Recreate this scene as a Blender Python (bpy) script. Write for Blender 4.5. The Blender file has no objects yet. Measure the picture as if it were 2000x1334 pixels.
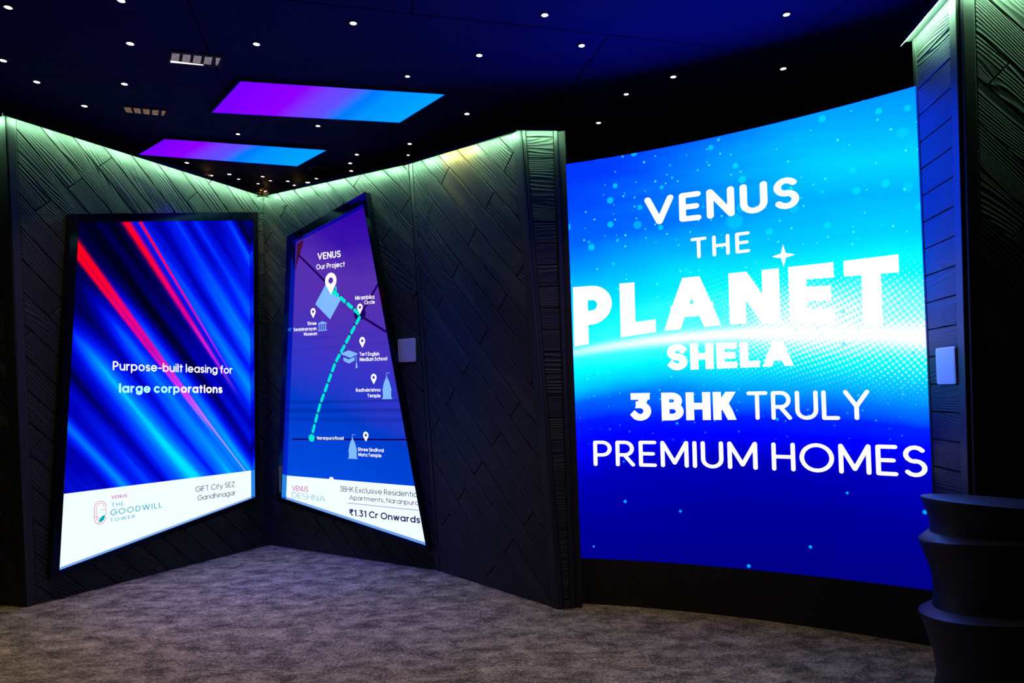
import bpy, bmesh, math, random
from mathutils import Vector, Matrix
random.seed(7)
R = math.radians
sc = bpy.context.scene
col = sc.collection

# ------------------------------------------------------------------ camera
cam_d = bpy.data.cameras.new('camera'); cam = bpy.data.objects.new('camera', cam_d); col.objects.link(cam)
cam_d.sensor_width = 36.0; cam_d.lens = 1333.0 / 2000 * 36
_p, _r = R(2.0), R(1.2)
_f = Vector((0, math.cos(_p), math.sin(_p))); _r0 = Vector((1, 0, 0)); _u0 = _r0.cross(_f)
_rt = math.cos(_r) * _r0 - math.sin(_r) * _u0; _up = _rt.cross(_f)
cam.matrix_world = Matrix(((_rt.x, _up.x, -_f.x, 0), (_rt.y, _up.y, -_f.y, 0), (_rt.z, _up.z, -_f.z, 1.5), (0, 0, 0, 1)))
cam_d.shift_y = (764 - 1333 * math.tan(_p) - 667) / 2000
cam_d.clip_start = 0.05
sc.camera = cam
# ------------------------------------------------------------------ world, exposure
wd = bpy.data.worlds.new('hall_dark'); sc.world = wd; wd.use_nodes = True
wd.node_tree.nodes['Background'].inputs[0].default_value = (0.05, 0.06, 0.09, 1)
wd.node_tree.nodes['Background'].inputs[1].default_value = 0.02
sc.view_settings.view_transform = 'Standard'; sc.view_settings.look = 'None'
sc.view_settings.gamma = 1.0; sc.view_settings.use_curve_mapping = False
sc.view_settings.exposure = 0.0
# light strengths (screens and lamps of the place, plus some added lamps)
K_BIG, K_S1, K_S2, K_CEIL = 0.8, 1.0, 1.0, 1.0
K_COVE, K_SPOT, K_LENS = 260.0, 37.0, 12.0
K_PANEL = 205.0
CEIL_Z = 3.70

# ------------------------------------------------------------------ node helpers
class N:
    """a socket with arithmetic"""
    def __init__(s, nt, v): s.nt = nt; s.v = v
    def _m(s, op, *a):
        n = s.nt.nodes.new('ShaderNodeMath'); n.operation = op
        for i, x in enumerate((s,) + a):
            x = x.v if isinstance(x, N) else x
            if isinstance(x, (int, float)): n.inputs[i].default_value = x
            else: s.nt.links.new(x, n.inputs[i])
        return N(s.nt, n.outputs[0])
    def __add__(s, o): return s._m('ADD', o)
    __radd__ = __add__
    def __sub__(s, o): return s._m('SUBTRACT', o)
    def __rsub__(s, o): return N(s.nt, o)._m('SUBTRACT', s)
    def __mul__(s, o): return s._m('MULTIPLY', o)
    __rmul__ = __mul__
    def __truediv__(s, o): return s._m('DIVIDE', o)
    def sin(s): return s._m('SINE')
    def abs(s): return s._m('ABSOLUTE')
    def pow(s, e): return s._m('POWER', e)
    def floor(s): return s._m('FLOOR')
    def fract(s): return s._m('FRACT')
    def max(s, o): return s._m('MAXIMUM', o)
    def min(s, o): return s._m('MINIMUM', o)
    def gt(s, o): return s._m('GREATER_THAN', o)
    def lt(s, o): return s._m('LESS_THAN', o)
    def step(s, a, b, to0=0.0, to1=1.0):
        n = s.nt.nodes.new('ShaderNodeMapRange'); n.interpolation_type = 'SMOOTHSTEP'
        s.nt.links.new(s.v, n.inputs[0])
        for i, x in enumerate((a, b, to0, to1)): n.inputs[1 + i].default_value = x
        return N(s.nt, n.outputs[0])
    def gauss(s, c, w):
        d = (s - c) * (1.0 / w) if not isinstance(w, N) else (s - c) / w
        return (d * d * -1.0)._m('EXPONENT')

def new_mat(name):
    m = bpy.data.materials.new(name); m.use_nodes = True
    nt = m.node_tree; nt.nodes.clear()
    out = nt.nodes.new('ShaderNodeOutputMaterial')
    return m, nt, out

def uv_axes(nt, layer='UVMap'):
    n = nt.nodes.new('ShaderNodeUVMap'); n.uv_map = layer
    s = nt.nodes.new('ShaderNodeSeparateXYZ'); nt.links.new(n.outputs[0], s.inputs[0])
    return N(nt, s.outputs[0]), N(nt, s.outputs[1])

def vec(nt, x, y, z=0.0):
    n = nt.nodes.new('ShaderNodeCombineXYZ')
    for i, a in enumerate((x, y, z)):
        if isinstance(a, N): nt.links.new(a.v, n.inputs[i])
        else: n.inputs[i].default_value = a
    return n.outputs[0]

def noise(nt, v, scale=1.0, detail=2.0, rough=0.5, distortion=0.0):
    n = nt.nodes.new('ShaderNodeTexNoise'); n.inputs['Scale'].default_value = scale
    n.inputs['Detail'].default_value = detail; n.inputs['Roughness'].default_value = rough
    n.inputs['Distortion'].default_value = distortion
    nt.links.new(v, n.inputs['Vector']); return N(nt, n.outputs['Fac'])

def ramp(nt, fac, stops, mode='LINEAR'):
    n = nt.nodes.new('ShaderNodeValToRGB'); cr = n.color_ramp; cr.interpolation = mode
    while len(cr.elements) > 1: cr.elements.remove(cr.elements[-1])
    for i, (p, c) in enumerate(stops):
        e = cr.elements[0] if i == 0 else cr.elements.new(p)
        e.position = p; e.color = (*c, 1)
    nt.links.new(fac.v, n.inputs[0]); return n.outputs[0]

def mix(nt, fac, a, b, mode='MIX', clamp=False):
    n = nt.nodes.new('ShaderNodeMix'); n.data_type = 'RGBA'; n.blend_type = mode; n.clamp_result = clamp
    for i, x in ((0, fac), (6, a), (7, b)):
        x = x.v if isinstance(x, N) else x
        if isinstance(x, (int, float)): n.inputs[i].default_value = x
        elif isinstance(x, tuple): n.inputs[i].default_value = (*x, 1)
        else: nt.links.new(x, n.inputs[i])
    return n.outputs[2]

def blue_diodes(nt, c, k, boost, knee=0.8):
    """the blue diodes run far over the camera's clipping point"""
    sp = nt.nodes.new('ShaderNodeSeparateColor'); nt.links.new(c, sp.inputs[0])
    r, g, b = [N(nt, o) * k for o in sp.outputs[:3]]
    b = b + (b - knee).max(0.0) * boost
    cb = nt.nodes.new('ShaderNodeCombineColor')
    for i, x in enumerate((r, g, b)): nt.links.new(x.v, cb.inputs[i])
    return cb.outputs[0]

def emit_mat(name, color, strength, sampling='AUTO'):
    m, nt, out = new_mat(name)
    e = nt.nodes.new('ShaderNodeEmission')
    e.inputs[0].default_value = (*color, 1); e.inputs[1].default_value = strength
    nt.links.new(e.outputs[0], out.inputs[0]); m.cycles.emission_sampling = sampling
    return m

def pbr(name, color, rough=0.6, metallic=0.0, spec=0.5, tint=None, coat=0.0):
    m, nt, out = new_mat(name)
    b = nt.nodes.new('ShaderNodeBsdfPrincipled')
    b.inputs['Base Color'].default_value = (*color, 1); b.inputs['Roughness'].default_value = rough
    b.inputs['Metallic'].default_value = metallic; b.inputs['Specular IOR Level'].default_value = spec
    if tint: b.inputs['Specular Tint'].default_value = (*tint, 1)
    b.inputs['Coat Weight'].default_value = coat
    nt.links.new(b.outputs[0], out.inputs[0])
    return m, nt, b

# ------------------------------------------------------------------ object helpers
def link_mesh(name, verts, faces, mat, parent=None, uvs=None, smooth=False, mats=None, fmat=None):
    me = bpy.data.meshes.new(name); me.from_pydata([tuple(v) for v in verts], [], faces)
    if mats:
        for m in mats: me.materials.append(m)
        for p, k in zip(me.polygons, fmat): p.material_index = k
    else: me.materials.append(mat)
    if uvs is not None:
        l = me.uv_layers.new(name='UVMap')
        for p in me.polygons:
            for li in p.loop_indices: l.data[li].uv = uvs[me.loops[li].vertex_index]
    if smooth:
        for p in me.polygons: p.use_smooth = True
    o = bpy.data.objects.new(name, me); col.objects.link(o)
    if parent: o.parent = parent
    return o

def empty(name, loc=(0, 0, 0)):
    o = bpy.data.objects.new(name, None); o.empty_display_size = 0.1; col.objects.link(o); o.location = loc
    return o

def tag(o, label=None, cat=None, group=None, kind=None):
    if label: o['label'] = label
    if cat: o['category'] = cat
    if group: o['group'] = group
    if kind: o['kind'] = kind
    return o

def keep_parent(o, parent):
    """parts are modelled in world space: cancel the parent's offset"""
    o.parent = parent; o.matrix_parent_inverse = Matrix.Translation(-parent.location)
    return o

def prism_faces(n):
    """front ring 0..n-1, back ring n..2n-1"""
    f = [tuple(range(n)), tuple(range(2 * n - 1, n - 1, -1))]
    for i in range(n):
        j = (i + 1) % n; f.append((i, n + i, n + j, j))
    return f

def bevel_obj(o, w, seg=2):
    b = o.modifiers.new('edge', 'BEVEL'); b.width = w; b.segments = seg; b.limit_method = 'ANGLE'; b.angle_limit = R(40)
    return o

# ------------------------------------------------------------------ materials
def wood_mat():
    m, nt, b = pbr('charcoal_wood_grain', (0.1, 0.1, 0.1), 0.55, spec=0.2)
    u, v = uv_axes(nt)
    big = noise(nt, vec(nt, u * 0.75, v * 5.0), 1.0, 1.0, 0.4, 0.25)
    fine = noise(nt, vec(nt, u * 2.5, v * 90.0), 1.0, 2.0, 0.6)
    rings = ((big * 85.0 + v * 330.0 + fine * 1.2)).sin() * 0.5 + 0.5
    ridge = rings.pow(2.2)
    amp = noise(nt, vec(nt, u * 0.6, v * 3.0, 5.0), 1.3, 1.0).step(0.3, 0.62, 0.25, 1.0)
    h = ridge * amp * 0.75 + fine * 0.25
    bp = nt.nodes.new('ShaderNodeBump'); bp.inputs['Strength'].default_value = 0.9; bp.inputs['Distance'].default_value = 0.006
    nt.links.new(h.v, bp.inputs['Height']); nt.links.new(bp.outputs[0], b.inputs['Normal'])
    c = ramp(nt, noise(nt, vec(nt, u * 0.7, v * 8.0, 2.0), 1.0, 3.0), [(0.3, (0.023, 0.024, 0.024)), (0.7, (0.033, 0.034, 0.034))])
    nt.links.new(c, b.inputs['Base Color'])
    return m
WOOD = wood_mat()
TRIM, _, _ = pbr('charcoal_painted_trim', (0.029, 0.030, 0.030), 0.5, spec=0.2)
BACK, _, _ = pbr('black_backing', (0.012, 0.012, 0.013), 0.8)
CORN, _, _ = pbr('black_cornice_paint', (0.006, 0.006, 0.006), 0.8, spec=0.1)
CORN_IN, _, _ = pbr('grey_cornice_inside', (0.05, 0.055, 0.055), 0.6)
GLOSS, _, _ = pbr('gloss_black_acrylic', (0.004, 0.005, 0.008), 0.08, spec=0.45, tint=(0.12, 0.32, 1.0), coat=0.0)
REVEAL, _, _ = pbr('blue_mirror_acrylic', (0.02, 0.24, 0.78), 0.08, metallic=1.0)
BLACKM, _, _ = pbr('matt_black_laminate', (0.012, 0.012, 0.012), 0.7)
RUBBER, _, _ = pbr('satin_black_plastic', (0.013, 0.013, 0.014), 0.45, spec=0.35)
PLATE, _, _ = pbr('white_acrylic_plate', (0.82, 0.8, 0.86), 0.25)
RING, _, _ = pbr('black_downlight_ring', (0.02, 0.02, 0.022), 0.4)
GOLD, _, _ = pbr('brushed_gold_leaf', (0.75, 0.5, 0.16), 0.35, metallic=0.4)
ADDED_GLOW = emit_mat('added_pendant_glow', (1.0, 0.62, 0.2), 25.0, 'FRONT')
LENS = emit_mat('warm_white_led_lens', (1.0, 0.9, 0.74), K_LENS, 'NONE')
COVE = emit_mat('green_white_led_strip', (0.42, 1.0, 0.52), K_COVE, 'FRONT')
ADDED_YELLOW = emit_mat('added_yellow_strip', (1.0, 0.95, 0.26), K_COVE * 1.1, 'FRONT')
WHITE_T = emit_mat('screen_white', (1.0, 1.0, 1.0), 1.1, 'NONE')

def ceil_mat():
    m, nt, b = pbr('navy_black_ceiling_paint', (0.01, 0.011, 0.14), 0.7, spec=0.08)
    t = nt.nodes.new('ShaderNodeTexCoord')
    n = noise(nt, t.outputs['Object'], 1.3, 3.0)
    c = ramp(nt, n, [(0.3, (0.005, 0.006, 0.055)), (0.7, (0.006, 0.007, 0.066))]); nt.links.new(c, b.inputs['Base Color'])
    return m
CEIL = ceil_mat()

def carpet_mat():
    m, nt, b = pbr('mottled_brown_carpet', (0.2, 0.17, 0.15), 0.95, spec=0.1)
    t = nt.nodes.new('ShaderNodeTexCoord'); o = t.outputs['Object']
    mp = nt.nodes.new('ShaderNodeMapping'); mp.inputs['Rotation'].default_value = (0, 0, R(18)); mp.inputs['Scale'].default_value = (1.0, 1.5, 1.0)
    nt.links.new(o, mp.inputs[0])
    patch = noise(nt, mp.outputs[0], 5.5, 8.0, 0.74, 0.3)
    fine = noise(nt, o, 55.0, 4.0, 0.7)
    pile = noise(nt, o, 120.0, 2.0, 0.8)
    f = patch * 0.46 + fine * 0.32 + pile * 0.22
    c = ramp(nt, f, [(0.41, (0.036, 0.029, 0.017)), (0.47, (0.115, 0.095, 0.050)), (0.53, (0.27, 0.222, 0.112)), (0.60, (0.47, 0.39, 0.20))])
    spk = noise(nt, o, 130.0, 0.0).gt(0.842)
    c = mix(nt, spk * 0.5, c, (0.8, 0.75, 0.68))
    nt.links.new(c, b.inputs['Base Color'])
    bp = nt.nodes.new('ShaderNodeBump'); bp.inputs['Strength'].default_value = 1.0; bp.inputs['Distance'].default_value = 0.012
    hh = pile * 0.6 + fine * 0.6 + patch * 0.4
    nt.links.new(hh.v, bp.inputs['Height']); nt.links.new(bp.outputs[0], b.inputs['Normal'])
    return m
CARPET = carpet_mat()

# ------------------------------------------------------------------ floor and ceiling
fl = link_mesh('floor', [(-7, -3, 0), (6, -3, 0), (6, 11, 0), (-7, 11, 0), (-7, -3, -0.1), (6, -3, -0.1), (6, 11, -0.1), (-7, 11, -0.1)],
               [(0, 1, 2, 3), (7, 6, 5, 4), (4, 5, 1, 0), (5, 6, 2, 1), (6, 7, 3, 2), (7, 4, 0, 3)], CARPET)
tag(fl, 'mottled grey-brown carpet floor of the exhibition stand', 'floor', kind='structure')

ce = link_mesh('ceiling', [(-7, -3, CEIL_Z + .03), (6, -3, CEIL_Z + .03), (6, 11, CEIL_Z + .03), (-7, 11, CEIL_Z + .03),
                           (-7, -3, CEIL_Z + .1), (6, -3, CEIL_Z + .1), (6, 11, CEIL_Z + .1), (-7, 11, CEIL_Z + .1)],
               [(3, 2, 1, 0), (4, 5, 6, 7), (0, 1, 5, 4), (1, 2, 6, 5), (2, 3, 7, 6), (3, 0, 4, 7)], BACK)
tag(ce, 'flat black ceiling dotted with small downlights over the stand', 'ceiling', kind='structure')
CA = R(13.5)                       # the ceiling boards run skewed to the camera
def ceil_boards():
    ex, ey = Vector((math.cos(CA), math.sin(CA), 0)), Vector((-math.sin(CA), math.cos(CA), 0))
    o0 = Vector((0.644, 4.167, CEIL_Z)); w, l, g = 2.44, 1.22, 0.004
    me = None
    for i in range(-5, 5):
        for j in range(-6, 6):
            c0 = o0 + ex * (i * w + (j % 2) * w * .5) + ey * (j * l)
            cc = c0 + ex * w / 2 + ey * l / 2
            if not (-5.6 < cc.x < 4.7 and -1.9 < cc.y < 9.8): continue
            if me is None:
                q = [ex * g + ey * g, ex * (w - g) + ey * g, ex * (w - g) + ey * (l - g), ex * g + ey * (l - g)]
                vs = [p for p in q] + [p + Vector((0, 0, .028)) for p in q]
                o = link_mesh('ceiling_board', vs, [(3, 2, 1, 0), (4, 5, 6, 7), (0, 1, 5, 4), (1, 2, 6, 5), (2, 3, 7, 6), (3, 0, 4, 7)], CEIL, ce)
                me = o.data
            else:
                o = bpy.data.objects.new('ceiling_board', me); col.objects.link(o); o.parent = ce
            o.location = c0
ceil_boards()

# ------------------------------------------------------------------ plank walls
V = Vector
B = {'L': V((-3.581, 5.056, 0)), 'C': V((-2.504, 6.980, 0)), 'S': V((-0.656, 5.840, 0)), 'P': V((0.292, 4.742, 0)), 'Q': V((0.389, 4.758, 0)),
     'L0': V((-4.75, 5.303, 0)), 'Q9': V((0.52, 5.75, 0)), 'R': V((2.405, 3.935, 0)), 'R2': V((2.347, 3.543, 0)), 'R3': V((4.2, 3.45, 0))}
T = {'L': V((-3.669, 4.933, 3.58)), 'C': V((-2.507, 6.926, 3.54)), 'S': V((-0.851, 5.914, 3.50)), 'P': V((0.102, 4.846, 3.36)), 'Q': V((0.357, 4.860, 3.36)),
     'L0': V((-4.838, 5.18, 3.58)), 'Q9': V((0.49, 5.85, 3.36)), 'R': V((2.405, 3.935, 3.5)), 'R2': V((2.332, 3.423, 3.5)), 'R3': V((4.2, 3.33, 3.5))}

def clip(poly, a, b, c):
    """keep a*x+b*y<=c"""
    out = []
    for i in range(len(poly)):
        p, q = poly[i], poly[(i + 1) % len(poly)]
        dp, dq = a * p[0] + b * p[1] - c, a * q[0] + b * q[1] - c
        if dp <= 0: out.append(p)
        if (dp < 0 < dq) or (dq < 0 < dp):
            t = dp / (dp - dq); out.append((p[0] + t * (q[0] - p[0]), p[1] + t * (q[1] - p[1])))
    return out

def area(p):
    return 0.5 * sum(p[i][0] * p[(i + 1) % len(p)][1] - p[(i + 1) % len(p)][0] * p[i][1] for i in range(len(p)))

def minus_quad(poly, quad):
    """convex poly minus convex ccw quad -> convex pieces"""
    res, rest = [], poly
    for i in range(len(quad)):
        (x0, y0), (x1, y1) = quad[i], quad[(i + 1) % len(quad)]
        a, b = (y1 - y0), -(x1 - x0)          # outward normal of a ccw quad
        c = a * x0 + b * y0
        outp = clip(rest, -a, -b, -c)
        if len(outp) > 2 and area(outp) > 4e-4: res.append(outp)
        rest = clip(rest, a, b, c)
        if len(rest) < 3: return res
    return res

def inset(poly, d):
    q = poly
    cx = sum(p[0] for p in poly) / len(poly); cy = sum(p[1] for p in poly) / len(poly)
    n = len(poly)
    for i in range(n):
        (x0, y0), (x1, y1) = poly[i], poly[(i + 1) % n]
        l = math.hypot(x1 - x0, y1 - y0)
        if l < 1e-6: continue
        a, b = (y1 - y0) / l, -(x1 - x0) / l
        q = clip(q, a, b, a * x0 + b * y0 - d)
        if len(q) < 3: return None
    return q

class Wall:
    """flat panel wall; 2D metres: x along the foot from the first corner, y up the face"""
    ext = 0.004                                        # the boards run up behind the cornice lip
    def __init__(s, name, a, b, label, thick=0.1):
        P = [B[a], B[b], T[b], T[a]]
        cen = sum(P, V((0, 0, 0))) / 4
        s.n = (P[2] - P[0]).cross(P[3] - P[1]).normalized()
        if s.n.dot(V((0, 0, 1.5)) - cen) < 0: s.n = -s.n
        s.u = (P[1] - P[0]); s.u = (s.u - s.n * s.u.dot(s.n)).normalized()
        s.v = s.n.cross(s.u)
        if s.v.z < 0: s.v = -s.v
        s.o0 = cen + s.u * (P[0] - cen).dot(s.u) + s.v * (P[0] - cen).dot(s.v)
        s.q = [((p - s.o0).dot(s.u), (p - s.o0).dot(s.v)) for p in P]     # foot a, foot b, top b, top a
        s.L = s.q[1][0]
        t = s.ext
        body = [s.q[0], s.q[1], (s.q[2][0], s.q[2][1] + t), (s.q[3][0], s.q[3][1] + t)]
        vs = [s.at(*p) for p in body]; vs = vs + [p - s.n * thick for p in vs]
        s.o = link_mesh(name, vs, [(0, 1, 2, 3), (7, 6, 5, 4), (4, 5, 1, 0), (5, 6, 2, 1), (6, 7, 3, 2), (7, 4, 0, 3)], BACK)
        tag(s.o, label, 'wall', kind='structure')
    def at(s, x, y, off=0.0): return s.o0 + s.u * x + s.v * y + s.n * off
    def xl(s, y): return s.q[0][0] + (s.q[3][0] - s.q[0][0]) * y / s.q[3][1]
    def xr(s, y): return s.q[1][0] + (s.q[2][0] - s.q[1][0]) * y / s.q[2][1]
    def yt(s, x):
        (x0, y0), (x1, y1) = s.q[3], s.q[2]
        return y0 + (y1 - y0) * (x - x0) / (x1 - x0)
    def inside(s, d0, d1):
        """convex ccw outline of the face, d0 / d1 in from its left and right edges"""
        t = s.ext
        q = [(s.q[0][0] + d0, 0.0), (s.q[1][0] - d1, 0.0), (s.q[2][0] - d1, s.q[2][1] + t), (s.q[3][0] + d0, s.q[3][1] + t)]
        return q
    def plank(s, pieces, ax, name='plank', t=0.018, ch=0.003, mat=None):
        vs, fs, uvs = [], [], []
        ox, oy = random.uniform(0, 40), random.uniform(0, 40)
        def uvp(p): return (p[0] * ax[0] + p[1] * ax[1] + ox, -p[0] * ax[1] + p[1] * ax[0] + oy)
        for poly in pieces:
            inn = inset(poly, ch)
            if inn is None or len(inn) < 3: continue
            out = poly if len(poly) == len(inn) else inn
            n = len(inn); k = len(vs)
            for ring, off in ((inn, t), (out, t - ch), (out, -0.004)):
                for p in ring: vs.append(s.at(p[0], p[1], off)); uvs.append(uvp(p))
            fs.append(tuple(k + i for i in range(n)))
            for r_ in (0, 1):
                for i in range(n):
                    j = (i + 1) % n
                    fs.append((k + r_ * n + i, k + (r_ + 1) * n + i, k + (r_ + 1) * n + j, k + r_ * n + j))
        if not vs: return None
        return link_mesh(name, vs, fs, mat or WOOD, s.o, uvs)
    def diagonal(s, d0, d1, q0, hole=None, j0=-1.45, length=1.25, pitch=0.1627, gap=0.006):
        r2 = math.sqrt(.5); ring = s.inside(d0, d1)
        qs = [(p[0] + p[1]) * r2 for p in ring]
        for k in range(math.floor((min(qs) - q0) / pitch) - 1, math.ceil((max(qs) - q0) / pitch) + 1):
            qa, qb = q0 + k * pitch + gap / 2, q0 + (k + 1) * pitch - gap / 2
            sh = j0 + (k % 2) * length / 2
            for m in range(-6, 7):
                sa, sb = sh + m * length + gap / 2, sh + (m + 1) * length - gap / 2
                poly = [(a * r2 + q * r2, -a * r2 + q * r2) for a, q in ((sa, qa), (sb, qa), (sb, qb), (sa, qb))]
                for i in range(4):
                    (x0, y0), (x1, y1) = ring[i], ring[(i + 1) % 4]
                    poly = clip(poly, y1 - y0, -(x1 - x0), (y1 - y0) * x0 - (x1 - x0) * y0)
                    if len(poly) < 3: break
                if len(poly) < 3 or area(poly) < 6e-4: continue
                pieces = minus_quad(poly, hole) if hole else [poly]
                pieces = [p for p in pieces if area(p) > 4e-4]
                if pieces: s.plank(pieces, (r2, -r2))
    def level(s, d0, d1, pitch, z0=0.0, gap=0.006, right=None):
        """level boards; right: measured from the right edge instead"""
        y = z0; top = min(s.q[2][1], s.q[3][1]) + s.ext
        while y < top - 0.01:
            ya, yb = max(y, 0) + gap / 2, min(y + pitch, top) - gap / 2
            lo = (lambda yy: s.xl(yy) + d0) if right is None else (lambda yy: s.xr(yy) - right)
            s.plank([[(lo(ya), ya), (s.xr(ya) - d1, ya), (s.xr(yb) - d1, yb), (lo(yb), yb)]], (1, 0))
            y += pitch
    def bar(s, side, d0, d1, t, name='corner_trim', mat=None, back=-0.01, bev=0.004):
        """upright strip along the left ('l') or right ('r') edge"""
        f, g = (s.xl, 1) if side == 'l' else (s.xr, -1)
        xs = sorted((d0 * g, d1 * g)); h = (s.q[3] if side == 'l' else s.q[2])[1] + s.ext
        q = [(f(0) + xs[0], 0.0), (f(0) + xs[1], 0.0), (f(h) + xs[1], h), (f(h) + xs[0], h)]
        vs = [s.at(x, y, t) for x, y in q] + [s.at(x, y, back) for x, y in q]
        o = link_mesh(name, vs, prism_faces(4), mat or TRIM, s.o)
        if bev: bevel_obj(o, bev)
        return o
    def cornice(s, e0=0.0, e1=0.0, out=0.09, drop=0.024, lit=True, warm=None):
        """overhanging top moulding with an LED strip behind its lip"""
        (xa, ya), (xb, yb) = s.q[3], s.q[2]
        dx, dy = (xb - xa), (yb - ya); l = math.hypot(dx, dy); dx, dy = dx / l, dy / l
        A, Bt = (xa - dx * e0, ya - dy * e0), (xb + dx * e1, yb + dy * e1)
        prof = [(-0.02, .012), (out, .004), (out, -drop), (out - .006, -drop), (out - .006, -.002), (-0.02, .006)]
        vs = [s.at(A[0], A[1] + h, o_) for o_, h in prof] + [s.at(Bt[0], Bt[1] + h, o_) for o_, h in prof]
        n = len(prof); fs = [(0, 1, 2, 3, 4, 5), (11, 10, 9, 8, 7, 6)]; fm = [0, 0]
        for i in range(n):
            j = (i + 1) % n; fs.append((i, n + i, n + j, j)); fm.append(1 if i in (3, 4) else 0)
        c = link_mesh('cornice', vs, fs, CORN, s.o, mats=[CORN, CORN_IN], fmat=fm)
        c['label'] = 'dark overhanging cornice hiding the light strip'
        if lit:
            segs = [(0.0, 1.0, COVE, 'glowing pale green light strip under the cornice')]
            if warm:                                   # added yellow stretch, stands in for a downlight's scallop on the wall
                segs = [(0.0, warm[0], COVE, segs[0][3]), (warm[0], warm[1], ADDED_YELLOW, 'added warm yellow stretch of the light strip'), (warm[1], 1.0, COVE, segs[0][3])]
            hs = (-drop + .004, -drop + .020); of = out - .010
            for f0, f1, mat, lab in segs:
                a, b = (xa + (xb - xa) * f0, ya + (yb - ya) * f0), (xa + (xb - xa) * f1, ya + (yb - ya) * f1)
                q = [s.at(a[0], a[1] + hs[0], of), s.at(b[0], b[1] + hs[0], of), s.at(b[0], b[1] + hs[1], of), s.at(a[0], a[1] + hs[1], of)]
                vs = q + [p + s.n * .003 for p in q]
                f = [(0, 1, 2, 3), (7, 6, 5, 4), (4, 5, 1, 0), (5, 6, 2, 1), (6, 7, 3, 2), (7, 4, 0, 3)]
                if (q[1] - q[0]).cross(q[2] - q[0]).dot(s.n) > 0: f = [tuple(reversed(t)) for t in f]
                st = link_mesh('light_strip', vs, f, mat, s.o); st['label'] = lab

# screen outlines in wall metres (drawn off each screen's own wall)
S1_IN = [(0.316, 2.892), (1.966, 3.250), (1.968, 0.516), (0.180, 0.228)]
S1_OUT = [(0.255, 2.945), (2.028, 3.349), (2.020, 0.470), (0.118, 0.172)]
S2_IN = [(0.517, 3.005), (1.471, 3.215), (2.096, 0.216), (0.301, 0.502)]
S2_OUT = [(0.452, 3.062), (1.500, 3.325), (2.128, 0.168), (0.232, 0.462)]
def ccw(q): return q if area(q) > 0 else list(reversed(q))

w0 = Wall('wall_far_left', 'L0', 'L', 'charcoal end wall left of the blue streaked screen, cut by the photo edge')
w0.diagonal(0.0, 0.075, 2.5)
w0.bar('r', -0.018, 0.07, 0.024)
w0.cornice(e1=0.06)
w1 = Wall('wall_left', 'L', 'C', 'charcoal diagonal plank wall holding the blue streaked screen')
w1.diagonal(0.052, 0.062, 2.577, ccw(S1_OUT), j0=-1.42)
w1.bar('l', -0.012, 0.048, 0.026)
w1.level(0, 0.006, 0.21, right=0.058)
w1.cornice(e0=0.06)
w2 = Wall('wall_center', 'C', 'S', 'charcoal diagonal plank wall holding the purple map screen')
w2.diagonal(0.02, 0.014, 2.68, ccw(S2_OUT), j0=-1.5)
w2.cornice()
w3 = Wall('wall_center_right', 'S', 'P', 'charcoal diagonal plank wall between the map screen and the pillar')
w3.diagonal(0.052, 0.068, 2.628, j0=-1.45)
w3.bar('l', 0.002, 0.047, 0.024)
w3.bar('r', -0.015, 0.062, 0.024)
w3.cornice(e1=0.045, warm=(0.34, 0.6))
w4 = Wall('wall_pillar', 'P', 'Q', 'narrow tapering pillar face with level boards beside the big screen', thick=0.06)
w4.level(0.03, 0.028, 0.155, z0=-0.09)
w4.bar('l', 0.0, 0.026, 0.022); w4.bar('r', -0.004, 0.024, 0.022)
w4.cornice(e0=0.045)
w4b = Wall('wall_pillar_side', 'Q', 'Q9', 'dark side of the pillar running back behind the big screen', thick=-0.06)
w5 = Wall('wall_right_return', 'R', 'R2', 'blue-lit return wall with level boards at the right end of the big screen')
w5.level(0.045, 0.078, 0.155, z0=-0.06)
w5.bar('l', 0.0, 0.042, 0.02); w5.bar('r', 0.0, 0.075, 0.022)
w5.cornice(e1=0.08)
w6 = Wall('wall_right', 'R2', 'R3', 'charcoal diagonal plank wall at the right edge behind the black pedestal')
w6.diagonal(0.062, 0.0, 2.52, j0=-2.05)
w6.bar('l', -0.005, 0.056, 0.024)
w6.cornice(e0=0.08)

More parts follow.
